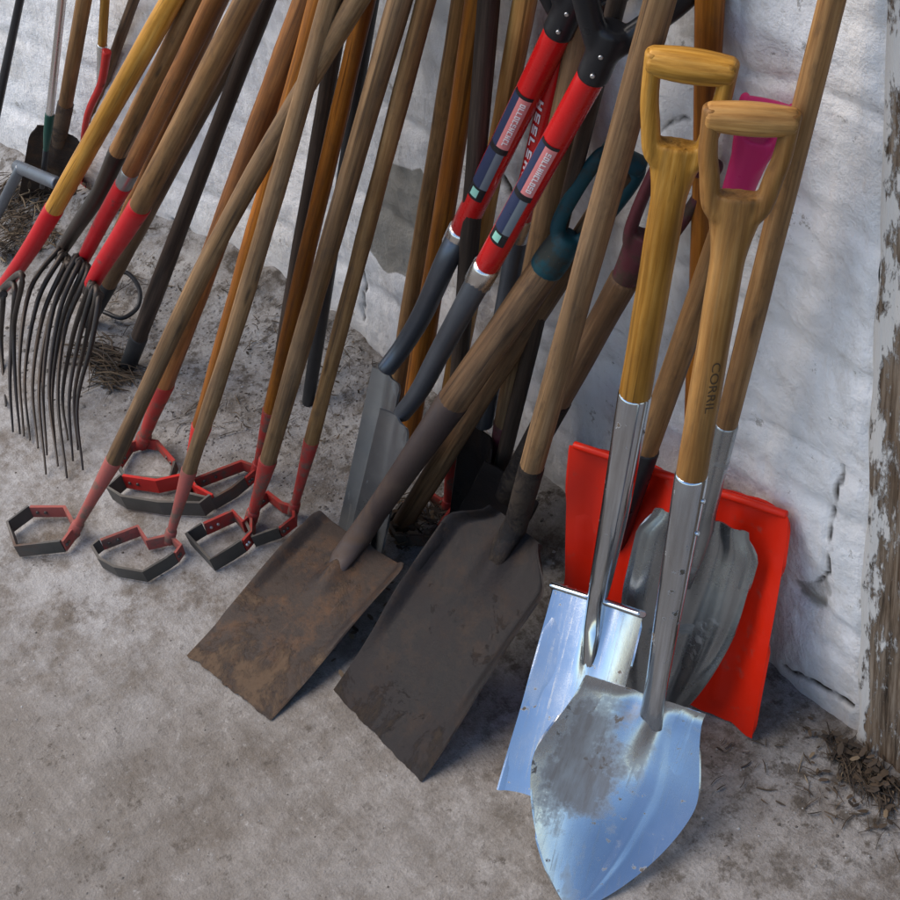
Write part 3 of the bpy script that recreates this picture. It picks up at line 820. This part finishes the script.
# silver rod with green end
F = P(46, 150, y=wall_y(-3.2)-.05); E = lean(F, (62, 0), 1.3, .01); ax = (E-F).normalized()
t = thing('garden_tool', 'silver-handled garden tool with dark green socket at the far left', 'tool', (F.x, F.y, F.z))
r = rad(8, F)
S1 = F.lerp(E, at_v(F, E, 116))
MB().tube(line(S1, E, 8), r, n=14).build('handle', M_ferrule, t)
MB().tube([F, F.lerp(S1, .5), S1+ax*.004], [r*.7, r*1.1, r*1.2], n=14).build('socket', M_green, t)
m = MB(); m.tube([F, F-ax*.1], [r*.8, r*.7], n=10); m.build('tang', M_iron, t)
# T-handled steel rod
A, B = P(16, 166, y=.70), P(56, 183, y=.70)
Fx = P(-22, 252, z=.0)
t = thing('steel_rod', 'pale grey steel rod with a flat T-handle, lying low at the left edge', 'rod', (Fx.x, Fx.y, 0))
mid = A.lerp(B, .12)
MB().tube(line(Fx, mid, 6), rad(11, mid), n=14).build('shaft', M_neck, t)
MB().tube(line(A, B, 6), rad(13, A), rad(9, A), n=14).build('cross_bar', M_neck, t)
# small red-necked hoe
F = P(80, 190, z=.01); E0 = P(100, 82, y=F.y+.0)
t = thing('hand_hoe', 'small blond-handled hoe with silver ferrule and red curved neck behind the yellow fork handle', 'hoe', (F.x, F.y, 0))
E = lean(E0, (105, 0), .9, .005, gap=.0); ax = (E-E0).normalized(); r = rad(9, E0)
S1 = E0.lerp(E, at_v(E0, E, 46))
MB().tube(line(S1, E, 8), r, n=14).build('handle', W['honey'], t)
MB().tube([E0, S1+ax*.003], [r*.75, r*1.1], n=14).build('ferrule', M_ferrule, t)
c = curve([P(107, 52, y=E0.y+.01), P(101, 84, y=E0.y), P(86, 122, y=E0.y-.02), F], 16)
MB().tube(c, [r*1.0-.3*r*i/16 for i in range(17)], n=12).build('neck', M_redb, t)
m = MB(); m.sheet(lambda a, b: (F+V3(((a-.5)*.14, -.02*b, .0+.09*b)), V3((a, b, 0)), V3((0, -1, .2)).normalized()), 6, 6, .002)
m.build('blade', M_redb, t)

# stamp on the front spade
S1, N1, rA, ax = SHA
cu = bpy.data.curves.new('stamp', 'FONT'); cu.body = 'CORRIL'; cu.size = 1
to = bpy.data.objects.new('stamp', cu); COL.objects.link(to)
dg = bpy.context.evaluated_depsgraph_get(); dg.update()
me = bpy.data.meshes.new_from_object(to.evaluated_get(dg))
bpy.data.objects.remove(to); 
xs = [v.co.x for v in me.vertices]; X1 = max(xs)
cdir = C0-S1.lerp(N1, .6); cdir = (cdir-ax*cdir.dot(ax)).normalized(); sd = ax.cross(cdir)
ks, ke = at_v(S1, N1, 353), at_v(S1, N1, 404)
m = MB()
hgt = .0085
for v in me.vertices:
    k = lerp(ks, ke, v.co.x/X1)
    th = .42 + (v.co.y-.35)*hgt/.7/rA*-1*-1
    d = cdir*math.cos(th)+sd*math.sin(th)
    m.vert(S1.lerp(N1, k)+d*(rA*1.004+.0004), (v.co.x, v.co.y, 0))
for p in me.polygons: m.face(tuple(p.vertices), False)
m.build('stamp', M_stamp, STAMP_PARENT)

# ================================================================== GROUND
def axis(segs):
    out = []
    for a, b, st in segs:
        n = max(1, round((b-a)/st)); out += [a+(b-a)*i/n for i in range(n)]
    return out+[segs[-1][1]]
def ground_z(x, y):
    d = wall_y(x)-y
    z = .003*noise.noise(V3((x*2.3, y*2.3, 0)))+.0022*noise.noise(V3((x*9, y*9, 4)))+.0012*noise.noise(V3((x*30, y*30, 8)))-.003
    drift = (.035+.02*sm(-x, 1.9, 2.4))*sm(-x, 1.05, 1.5)
    z += drift*(1-sm(d, .0, .16+.05*noise.noise(V3((x*5, 1, 1)))))*(1+.5*noise.noise(V3((x*14, y*14, 2))))
    return z
gx = axis([(-40, -6, 4), (-6, -3.6, .3), (-3.6, -.5, .011), (-.5, .6, .1), (.6, 30, 3)])
gy = axis([(-40, -4, 4), (-4, -.1, .3), (-.1, 1.06, .011), (1.06, 1.6, .09), (1.6, 6, 1)])
m = MB()
for y in gy:
    for x in gx:
        m.vert((x, y, ground_z(x, y) if -4 < x < 0 and -.5 < y < 1.3 else -.003), (x, y, 0))
nx = len(gx)
for j in range(len(gy)-1):
    for i in range(nx-1): m.face((j*nx+i, j*nx+i+1, (j+1)*nx+i+1, (j+1)*nx+i))
t = NT('worn_concrete'); g = t.geo()
a = t.noise(g, 1.6, 7, .62, dist=.6); b = t.noise(g, 11, 9, .74); c = t.noise(g, 70, 7, .72); fine = t.noise(g, 320, 4, .65)
a2 = t.noise(g, 4.3, 9, .72, dist=.9); b2 = t.noise(g, 32, 8, .75)
col = t.ramp(a, (.34, (.105, .083, .064)), (.48, (.158, .136, .115)), (.62, (.21, .193, .175)))
col = t.mix(t.ramp(b, (.42, 0.), (.6, .75)), col, (.27, .255, .24))
col = t.mix(t.ramp(t.noise(g, 24, 9, .8), (.57, 0.), (.63, .6)), col, (.075, .062, .05))
chip = t.ramp(t.noise(g, 44, 9, .8), (.6, 0.), (.635, .7)); col = t.mix(chip, col, (.36, .35, .335))
# scraped darker areas
col = t.mix(t.ramp(a2, (.5, 0.), (.66, .38)), col, (.10, .083, .067))
yy = t.n('ShaderNodeSeparateXYZ', {0: g})
xx = yy.outputs[0]; yv = yy.outputs[1]
def rng(v, a0, a1, b0, b1):
    return t.n('ShaderNodeMapRange', {0: v, 1: a0, 2: a1, 3: b0, 4: b1}).outputs[0]
# lime dust towards the wall
wallk = t.math('ADD', yv, t.math('MULTIPLY', t.math('SUBTRACT', a, .5), .9))
lime = t.math('MULTIPLY', rng(wallk, .3, .85, 0., .8), t.ramp(t.noise(g, 5.5, 10, .78), (.38, 0.), (.58, 1.)))
col = t.mix(lime, col, (.41, .40, .39))
# lime spilt among the ring hoes
lx = t.math('MULTIPLY', rng(xx, -1.45, -1.75, 0., 1.), rng(t.math('ADD', yv, t.math('MULTIPLY', t.math('SUBTRACT', a2, .5), .5)), .12, .34, 0., .7))
fl_ = t.math('MULTIPLY', lx, t.ramp(t.noise(g, 9, 10, .8), (.42, 0.), (.56, 1.)))
col = t.mix(fl_, col, (.46, .465, .475))
# soil flecks
dk = t.ramp(t.noise(g, 19, 10, .78, dist=.8), (.61, 0.), (.67, 1.))
col = t.mix(t.math('MULTIPLY', dk, .7), col, (.055, .043, .033))
rough_zone = rng(wallk, .5, .8, .15, .9)
sp = t.ramp(b2, (.5, 0.), (.6, 1.)); col = t.mix(t.math('MULTIPLY', sp, rough_zone), col, (.11, .095, .08))
sp = t.ramp(c, (.61, 0.), (.69, .7)); col = t.mix(sp, col, (.065, .054, .045))
sp = t.ramp(c, (.3, .55), (.4, 0.)); col = t.mix(sp, col, (.4, .39, .38))
col = t.mix(t.ramp(fine, (.35, .22), (.65, 0.)), col, (.045, .04, .034))
br = t.noise(g, 1, 6, .68, (14, 120, 14))
col = t.mix(1, col, t.ramp(br, (.32, .88), (.68, 1.1)), 'MULTIPLY')
t.set(Base_Color=col, Roughness=.92, Specular_IOR_Level=.15)
hh = t.math('ADD', t.math('MULTIPLY', c, .5), t.math('ADD', t.math('MULTIPLY', b, 1.0), t.math('MULTIPLY', fine, .25)))
t.bump(t.math('ADD', hh, t.math('MULTIPLY', t.math('MULTIPLY', b2, rough_zone), 1.2)), .9, .007)
o = m.build('ground', t.m); o['kind'] = 'structure'

# ================================================================== WALL
def wx(u, v): p = P(u, v, y=YW); return p.x, p.z
CR = []
def crack(pts, w, depth, dark): CR.append(([wx(*p) for p in pts], w, depth, dark))
crack([(738, 418), (765, 422), (800, 443), (838, 466)], .004, .003, .3)
crack([(838, 466), (834, 490), (828, 520), (830, 548), (826, 575), (812, 585)], .0034, .005, .8)
crack([(770, 424), (766, 470), (764, 500)], .003, .004, .25)
crack([(740, 66), (762, 78), (800, 82), (850, 108), (872, 118)], .005, .006, .2)
crack([(783, 668), (810, 682), (832, 696), (850, 708)], .004, .006, .9)
crack([(664, 330), (672, 322), (684, 312)], .003, .003, .25)
crack([(596, 325), (615, 332), (626, 345)], .004, .004, .35)
crack([(362, 268), (364, 290), (363, 320)], .004, .008, .9)
crack([(345, 336), (362, 350), (380, 362)], .007, .012, .9)
crack([(256, 282), (268, 290), (280, 300)], .007, .012, 1.)
crack([(660, 130), (668, 122), (684, 118), (686, 126)], .003, .004, .7)
crack([(542, 520), (550, 535), (548, 552)], .012, .008, 1.)
crack([(500, 180), (508, 192)], .008, .008, .9)
crack([(202, 205), (212, 215), (222, 232)], .006, .01, .9)
PATCH = [[wx(*p) for p in ((380, 158), (420, 172), (432, 205), (428, 268), (418, 282), (385, 270), (364, 240), (372, 200))],
         [wx(*p) for p in ((790, 585), (826, 565), (834, 600), (815, 615), (792, 600))]]
def segd(px, pz, a, b):
    ax, az = a; bx, bz = b; dx, dz = bx-ax, bz-az
    t = max(0, min(1, ((px-ax)*dx+(pz-az)*dz)/(dx*dx+dz*dz+1e-12)))
    return math.hypot(px-ax-t*dx, pz-az-t*dz)
def inpoly(x, z, poly):
    r = False; n = len(poly); dmin = 9
    for i in range(n):
        x0, z0 = poly[i]; x1, z1 = poly[(i+1) % n]
        if (z0 > z) != (z1 > z) and x < (x1-x0)*(z-z0)/(z1-z0)+x0: r = not r
        dmin = min(dmin, segd(x, z, poly[i], poly[(i+1) % n]))
    return dmin if r else -dmin
courses = [-.05, .16, .34, .56, .74, .96, 1.2, 1.45, 1.7, 1.95, 2.2, 2.5, 2.9]
def block_groove(x, z):
    zz = z+.025*noise.noise(V3((x*2.2, z*2, 3)))
    g = 0
    for i in range(len(courses)-1):
        if courses[i] <= zz < courses[i+1]:
            d = min(zz-courses[i], courses[i+1]-zz)
            g = max(g, math.exp(-(d/.016)**2))
            xx = x+.03*noise.noise(V3((x*3, z*3, 9)))+i*.37
            bl = .34+.06*(i % 3)
            fx = (xx/bl) % 1.0; d = min(fx, 1-fx)*bl
            g = max(g, .8*math.exp(-(d/.014)**2))
    return g
XE = wx(858, 690)[0]; SHEAR = (wx(889, 5)[0]-XE)/wx(889, 5)[1]
wxs = axis([(-6, -3.6, .12), (-3.6, -2.2, .018), (-2.2, XE-.02, .0065), (XE-.02, XE, .004)])
wzs = axis([(-.08, 1.02, .0065), (1.02, 2.7, .05)])
m = MB(); crk = []; pat = []
for z in wzs:
    for x in wxs:
        y = wall_y(x)
        d = .008*noise.noise(V3((x*4.5, z*4.5, 0)))+.0045*noise.noise(V3((x*13, z*13, 5)))+.003*noise.noise(V3((x*40, z*40, 2)))+.0012*noise.noise(V3((x*100, z*100, 2)))
        d -= .0075*block_groove(x, z)*(.6+.6*noise.noise(V3((x*3.1, z*3.1, 11))))
        ck = 0.; pt = 0.
        if -2.9 < x and z < 1.05:
            for pts, w, dep, dark in CR:
                b = min(segd(x+.004*noise.noise(V3((x*60, z*60, 1))), z+.004*noise.noise(V3((x*60, z*60, 7))), pts[i], pts[i+1]) for i in range(len(pts)-1))
                if b < w*3:
                    e = math.exp(-(b/w)**2); d -= dep*e; ck = max(ck, dark*e)
            for poly in PATCH:
                s = inpoly(x, z, poly)
                if s > -.05:
                    k = sm(s+.012*noise.noise(V3((x*25, z*25, 3))), -.012, .012); pt = max(pt, k*(.55 if poly is PATCH[1] else 1)); d -= .004*k
        d -= .004*sm(x, XE-.012, XE)                       # worn rounded arris at the opening
        m.vert((x+SHEAR*z*sm(x, XE-.12, XE), y-d, z), (x, z, 0)); crk.append(ck); pat.append(pt)
nx = len(wxs)
for j in range(len(wzs)-1):
    for i in range(nx-1): m.face((j*nx+i, j*nx+i+1, (j+1)*nx+i+1, (j+1)*nx+i))
# thickness: return face at the opening, top and back
def quad(a, b, c, d):
    i = [m.vert(p, (p[0], p[2], p[1])) for p in (a, b, c, d)]; m.face(tuple(i), False); crk.extend([0]*4); pat.extend([0]*4)
XT = XE+SHEAR*2.7
quad((XE, YW+.01, -.08), (XE, 1.45, -.08), (XT, 1.45, 2.7), (XT, YW+.01, 2.7))
quad((-6, .2, 2.7), (XT, YW, 2.7), (XT, 1.45, 2.7), (-6, 1.45, 2.7))
quad((XE, 1.45, -.08), (-6, 1.45, -.08), (-6, 1.45, 2.7), (XT, 1.45, 2.7))
t = NT('limewashed_stone'); g = t.geo()
ck = t.n('ShaderNodeAttribute', attribute_name='crack').outputs['Fac']; pa = t.n('ShaderNodeAttribute', attribute_name='patch').outputs['Fac']
a = t.noise(g, 3.2, 7, .6, dist=.5); b = t.noise(g, 17, 8, .7); c = t.noise(g, 85, 6, .7)
col = t.ramp(a, (.3, (.76, .765, .77)), (.5, (.83, .83, .835)), (.68, (.87, .87, .87)))
col = t.mix(t.ramp(b, (.5, 0.), (.72, .5)), col, (.47, .45, .42))
st = t.noise(g, 1, 5, .6, (14, 14, 1.6))
col = t.mix(t.ramp(st, (.55, 0.), (.75, .28)), col, (.40, .39, .37))
# splash soil near the ground
z = t.n('ShaderNodeSeparateXYZ', {0: g}).outputs[2]
zk = t.n('ShaderNodeMapRange', {0: t.math('ADD', z, t.math('MULTIPLY', t.math('SUBTRACT', b, .5), .22)), 1: .12, 2: -.01, 3: 0., 4: .6}).outputs[0]
col = t.mix(zk, col, (.33, .30, .27))
mott = t.noise(g, 6.5, 10, .78, dist=.5); col = t.mix(t.ramp(mott, (.52, 0.), (.62, .5)), col, (.54, .51, .47))
hl = t.noise(g, 1, 8, .75, (30, 30, 75), 1.2); col = t.mix(t.ramp(hl, (.33, .35), (.40, 0.)), col, (.42, .4, .37))
flk = t.ramp(t.noise(g, 26, 9, .78), (.61, 0.), (.645, .75)); col = t.mix(flk, col, (.30, .28, .25))
pm = t.mix(b, (.27, .26, .235), (.36, .35, .32))
pk = t.ramp(t.math('ADD', pa, t.math('MULTIPLY', t.math('SUBTRACT', b, .5), .5)), (.4, 0.), (.55, 1.))
col = t.mix(pk, col, pm)
cm = t.ramp(t.math('ADD', ck, t.math('MULTIPLY', t.math('SUBTRACT', c, .5), .35)), (.18, 0.), (.75, 1.))
col = t.mix(cm, col, (.05, .042, .035))
t.set(Base_Color=col, Roughness=.9, Specular_IOR_Level=.15)
t.bump(t.math('ADD', t.math('MULTIPLY', b, 1.), t.math('ADD', t.math('MULTIPLY', c, .5), t.math('MULTIPLY', t.noise(g, 1, 6, .7, (60, 60, 22)), .6))), .8, .008)
o = m.build('stone_wall', t.m)
for nm, dat in (('crack', crk), ('patch', pat)):
    at = o.data.attributes.new(nm, 'FLOAT', 'POINT'); at.data.foreach_set('value', dat)
o['label'] = 'whitewashed rough stone wall behind all the tools'; o['category'] = 'wall'

# ---- weathered post in the opening
x0 = XE-.004; x1 = x0+.22; y0, y1 = YW-.006, YW+.16
m = MB()
zs = axis([(-.06, 1.05, .012), (1.05, 2.7, .1)])
prof = [(x0, y1)]+[(x0, y0+.02+(y1-y0-.02)*(1-i/6)) for i in range(1, 6)]+[(x0+.002, y0+.008), (x0+.008, y0)]+[(x0+.008+(x1-x0-.008)*i/22, y0) for i in range(1, 23)]+[(x1, y1)]
for z in zs:
    for i, (x, y) in enumerate(prof):
        k = .006*noise.noise(V3((x*40, y*40, z*2.2)))+.004*noise.noise(V3((x*110, y*110, z*5)))
        edge = math.exp(-((x-x0)/.02)**2)*.008*(noise.noise(V3((1, 3, z*9)))+.2)
        m.vert((x+SHEAR*z+(edge if i > 0 else 0), y+k*(1 if i > 6 else 0), z), (x, y, z))
nx = len(prof)
for j in range(len(zs)-1):
    for i in range(nx-1): m.face((j*nx+i, j*nx+i+1, (j+1)*nx+i+1, (j+1)*nx+i))
i = [m.vert((q0+SHEAR*2.7, q1, 2.7), (0, 0, 0)) for q0, q1 in ((x0, y0), (x1, y0), (x1, y1), (x0, y1))]; m.face(tuple(i), False)
t = NT('peeling_post_wood'); g = t.geo()
gr = t.noise(t.loc(False), 1, 7, .7, (120, 120, 6)); b = t.noise(t.loc(False), 1, 8, .72, (34, 34, 12)); a = t.noise(g, 1, 5, .6, (10, 10, 3))
col = t.ramp(gr, (.36, (.022, .017, .013)), (.48, (.12, .088, .062)), (.62, (.27, .22, .17)))
col = t.mix(t.ramp(a, (.45, 0.), (.7, .6)), col, (.17, .095, .045))
xs_ = t.n('ShaderNodeSeparateXYZ', {0: t.loc(False)}).outputs[0]
ek = t.n('ShaderNodeMapRange', {0: xs_, 1: x0+.0, 2: x0+.05, 3: .2, 4: -.03}).outputs[0]
fk = t.ramp(t.math('ADD', b, ek), (.56, 0.), (.61, 1.))
fk = t.math('MAXIMUM', fk, t.ramp(t.noise(t.loc(False), 1, 8, .74, (70, 70, 18)), (.57, 0.), (.63, .8)))
col = t.mix(fk, col, (.55, .54, .52))
t.set(Base_Color=col, Roughness=.88, Specular_IOR_Level=.15)
t.bump(t.math('ADD', gr, t.math('MULTIPLY', fk, .8)), .7, .004)
o = m.build('door_post', t.m); o['label'] = 'weathered wooden door post with peeling white paint at the right edge'; o['category'] = 'post'

# ================================================================== LITTER ON THE GROUND
def litter_mat(name, stops):
    t = NT(name); k = t.n('ShaderNodeAttribute', attribute_name='tone').outputs['Fac']
    c = t.ramp(k, *stops); c = t.mix(t.math('MULTIPLY', t.noise(t.geo(), 150, 3), .5), c, (.03, .022, .016))
    t.set(Base_Color=c, Roughness=.85); return t.m
M_straw = litter_mat('straw_and_twigs', ((0., (.025, .018, .013)), (.5, (.09, .06, .035)), (.8, (.2, .145, .085)), (1., (.36, .29, .19))))
M_grit = litter_mat('stone_grit', ((0., (.07, .06, .05)), (.5, (.2, .185, .17)), (1., (.45, .45, .45))))
rnd = random.Random(3)
def in_region(poly):
    us = [p[0] for p in poly]; vs = [p[1] for p in poly]
    while True:
        u, v = rnd.uniform(min(us), max(us)), rnd.uniform(min(vs), max(vs))
        r = False; n = len(poly)
        for i in range(n):
            x0, z0 = poly[i]; x1, z1 = poly[(i+1) % n]
            if (z0 > v) != (z1 > v) and u < (x1-x0)*(v-z0)/(z1-z0)+x0: r = not r
        if r: return P(u, v, z=0)
def straw(m, poly, n, lo, hi, r=.0016, dark=.5, lift=.02, axisdir=None):
    for _ in range(n):
        p = in_region(poly); L = rnd.uniform(lo, hi)*rnd.uniform(.5, 1)
        a = rnd.uniform(0, math.pi) if axisdir is None else axisdir+rnd.gauss(0, .5)
        d = V3((math.cos(a), math.sin(a), rnd.uniform(-.12, .25)*min(1, lift*20)))
        z = ground_z(p.x, min(p.y, wall_y(p.x)))
        if p.y > wall_y(p.x)-.02: p.y = wall_y(p.x)-.02-rnd.random()*.03
        c = V3((p.x, p.y, z+.002+rnd.random()**2*lift))
        sd = V3((-d.y, d.x, 0))*rnd.gauss(0, .07)*L
        pts = [c-d*L*.5, c+sd+V3((0, 0, rnd.uniform(0, .1)*L)), c+d*L*.5]
        for q in pts: q.z = max(q.z, ground_z(q.x, q.y)+.001)
        b = len(m.v); rr = r*rnd.uniform(.3, 1.0)
        m.tube(curve(pts, 4), [rr*.7, rr, rr, rr*.8, rr*.3], [rr*.4, rr*.5, rr*.5, rr*.4, rr*.2], n=5)
        tone = max(0.001, min(1, rnd.gauss(1-dark, .25)))
        for i in range(b, len(m.v)): m.t[i] = tone
def leafs(m, poly, n, s0, s1, dark=.6, lift=.02):
    for _ in range(n):
        p = in_region(poly); s = rnd.uniform(s0, s1)*.62; a = rnd.uniform(0, 6.28)
        if p.y > wall_y(p.x)-.02: p.y = wall_y(p.x)-.02-rnd.random()*.03
        z = ground_z(p.x, p.y)+.003+rnd.random()*lift
        e = V3((math.cos(a), math.sin(a), rnd.uniform(-.4, .4))); g = V3((-math.sin(a), math.cos(a), rnd.uniform(-.4, .4)))
        tone = max(.001, min(1, rnd.gauss(1-dark, .2)))
        c = V3((p.x, p.y, z))
        ring = [m.vert(c+e*s*math.cos(k*1.047)+g*s*.45*math.sin(k*1.047)+V3((0, 0, rnd.uniform(0, .3)*s)), (0, 0, 0), tone) for k in range(6)]
        mid = m.vert(c+V3((0, 0, s*.25)), (0, 0, 0), tone)
        for k in range(6): m.face((ring[k], ring[(k+1) % 6], mid))
m = MB()
straw(m, [(0, 195), (60, 205), (60, 245), (0, 262)], 330, .015, .10, .0024, .55, .035)
straw(m, [(75, 345), (110, 340), (140, 380), (110, 395)], 130, .02, .15, .0024, .72, .02, .3)
straw(m, [(85, 300), (150, 262), (190, 300), (130, 340)], 40, .02, .07, .0016, .6, .01)
straw(m, [(155, 190), (200, 215), (190, 240), (150, 230)], 45, .02, .06, .002, .8, .02)
straw(m, [(160, 390), (250, 400), (300, 440), (180, 440)], 60, .01, .04, .0013, .7, .006)
straw(m, [(385, 500), (470, 500), (480, 540), (400, 548)], 110, .012, .06, .002, .8, .025)
leafs(m, [(385, 505), (470, 505), (470, 545), (400, 550)], 90, .008, .02, .68, .03)
leafs(m, [(330, 560), (400, 560), (380, 640), (330, 690)], 40, .006, .012, .6, .004)
straw(m, [(825, 735), (870, 742), (900, 770), (900, 820), (850, 790)], 210, .008, .07, .0013, .72, .008, -.6)
straw(m, [(800, 715), (900, 760), (900, 860), (800, 800)], 90, .006, .04, .0011, .7, .004)
leafs(m, [(800, 715), (880, 745), (900, 850), (820, 790)], 60, .004, .012, .75, .004)
leafs(m, [(820, 735), (860, 740), (895, 790), (870, 800)], 70, .006, .016, .75, .02)
straw(m, [(215, 290), (300, 320), (385, 365), (370, 400), (250, 350)], 120, .008, .045, .0013, .75, .006)
leafs(m, [(215, 300), (385, 370), (340, 470), (240, 400)], 60, .003, .009, .75, .004)
straw(m, [(700, 740), (830, 740), (880, 840), (720, 800)], 30, .01, .03, .0014, .7, .003)
straw(m, [(230, 330), (400, 360), (340, 470), (240, 420)], 60, .006, .026, .0011, .7, .004)
leafs(m, [(155, 170), (185, 180), (185, 215), (160, 215)], 30, .006, .014, .85, .02)
leafs(m, [(0, 200), (60, 215), (60, 250), (0, 262)], 60, .006, .016, .7, .02)
o = m.build('straw_litter', M_straw); o['kind'] = 'stuff'
m = MB()
def grit(poly, n, s0, s1, dark):
    for _ in range(n):
        p = in_region(poly); s = rnd.uniform(s0, s1)*rnd.random()**.6
        if p.y > wall_y(p.x)-.012: continue
        z = ground_z(p.x, p.y)
        tone = max(.001, min(1, rnd.gauss(1-dark, .25)))
        top = m.vert((p.x, p.y, z+s*.8), (0, 0, 0), tone); a0 = rnd.random()*6
        r1 = [m.vert((p.x+s*rnd.uniform(.7, 1.2)*math.cos(a0+k*1.2566), p.y+s*rnd.uniform(.7, 1.2)*math.sin(a0+k*1.2566), z+s*.2), (0, 0, 0), tone) for k in range(5)]
        r2 = [m.vert((p.x+s*math.cos(a0+k*1.2566), p.y+s*math.sin(a0+k*1.2566), z-.003), (0, 0, 0), tone) for k in range(5)]
        for k in range(5):
            m.face((r1[k], r1[(k+1) % 5], top), False); m.face((r2[k], r2[(k+1) % 5], r1[(k+1) % 5], r1[k]), False)
grit([(100, 240), (240, 300), (400, 370), (345, 520), (150, 440), (100, 340)], 3000, .0007, .0036, .42)
grit([(0, 250), (120, 250), (200, 400), (90, 420), (0, 380)], 400, .001, .006, .5)
grit([(690, 720), (800, 690), (900, 790), (900, 880), (700, 860)], 260, .0006, .003, .5)
grit([(380, 500), (560, 480), (560, 600), (400, 560)], 220, .001, .006, .6)
grit([(0, 450), (330, 560), (500, 899), (0, 899)], 260, .0006, .0026, .5)
o = m.build('stone_gravel', M_grit); o['kind'] = 'stuff'

# ================================================================== LIGHT
wd_ = bpy.data.worlds.new('World'); scn.world = wd_; wd_.use_nodes = True
nt = wd_.node_tree; bg = nt.nodes['Background']
sky = nt.nodes.new('ShaderNodeTexSky'); sky.sky_type = 'NISHITA'; sky.sun_disc = False
sd = V3((-.44, -.38, .81)).normalized()
sky.sun_elevation = math.asin(sd.z); sky.sun_rotation = math.atan2(sd.x, sd.y)
sky.air_density = 1.0; sky.dust_density = .2; sky.ozone_density = 1.6
nt.links.new(sky.outputs[0], bg.inputs[0]); bg.inputs[1].default_value = .125
sl = bpy.data.lights.new('sun', 'SUN'); so = bpy.data.objects.new('sun', sl); COL.objects.link(so)
sl.energy = 2.6; sl.angle = math.radians(61); sl.color = (1, .85, .68)
so.rotation_euler = sd.to_track_quat('Z', 'Y').to_euler()
vs = scn.view_settings
vs.view_transform = 'Standard'; vs.look = 'None'; vs.exposure = .76; vs.gamma = 1; vs.use_curve_mapping = False
scn.cycles.use_denoising = True
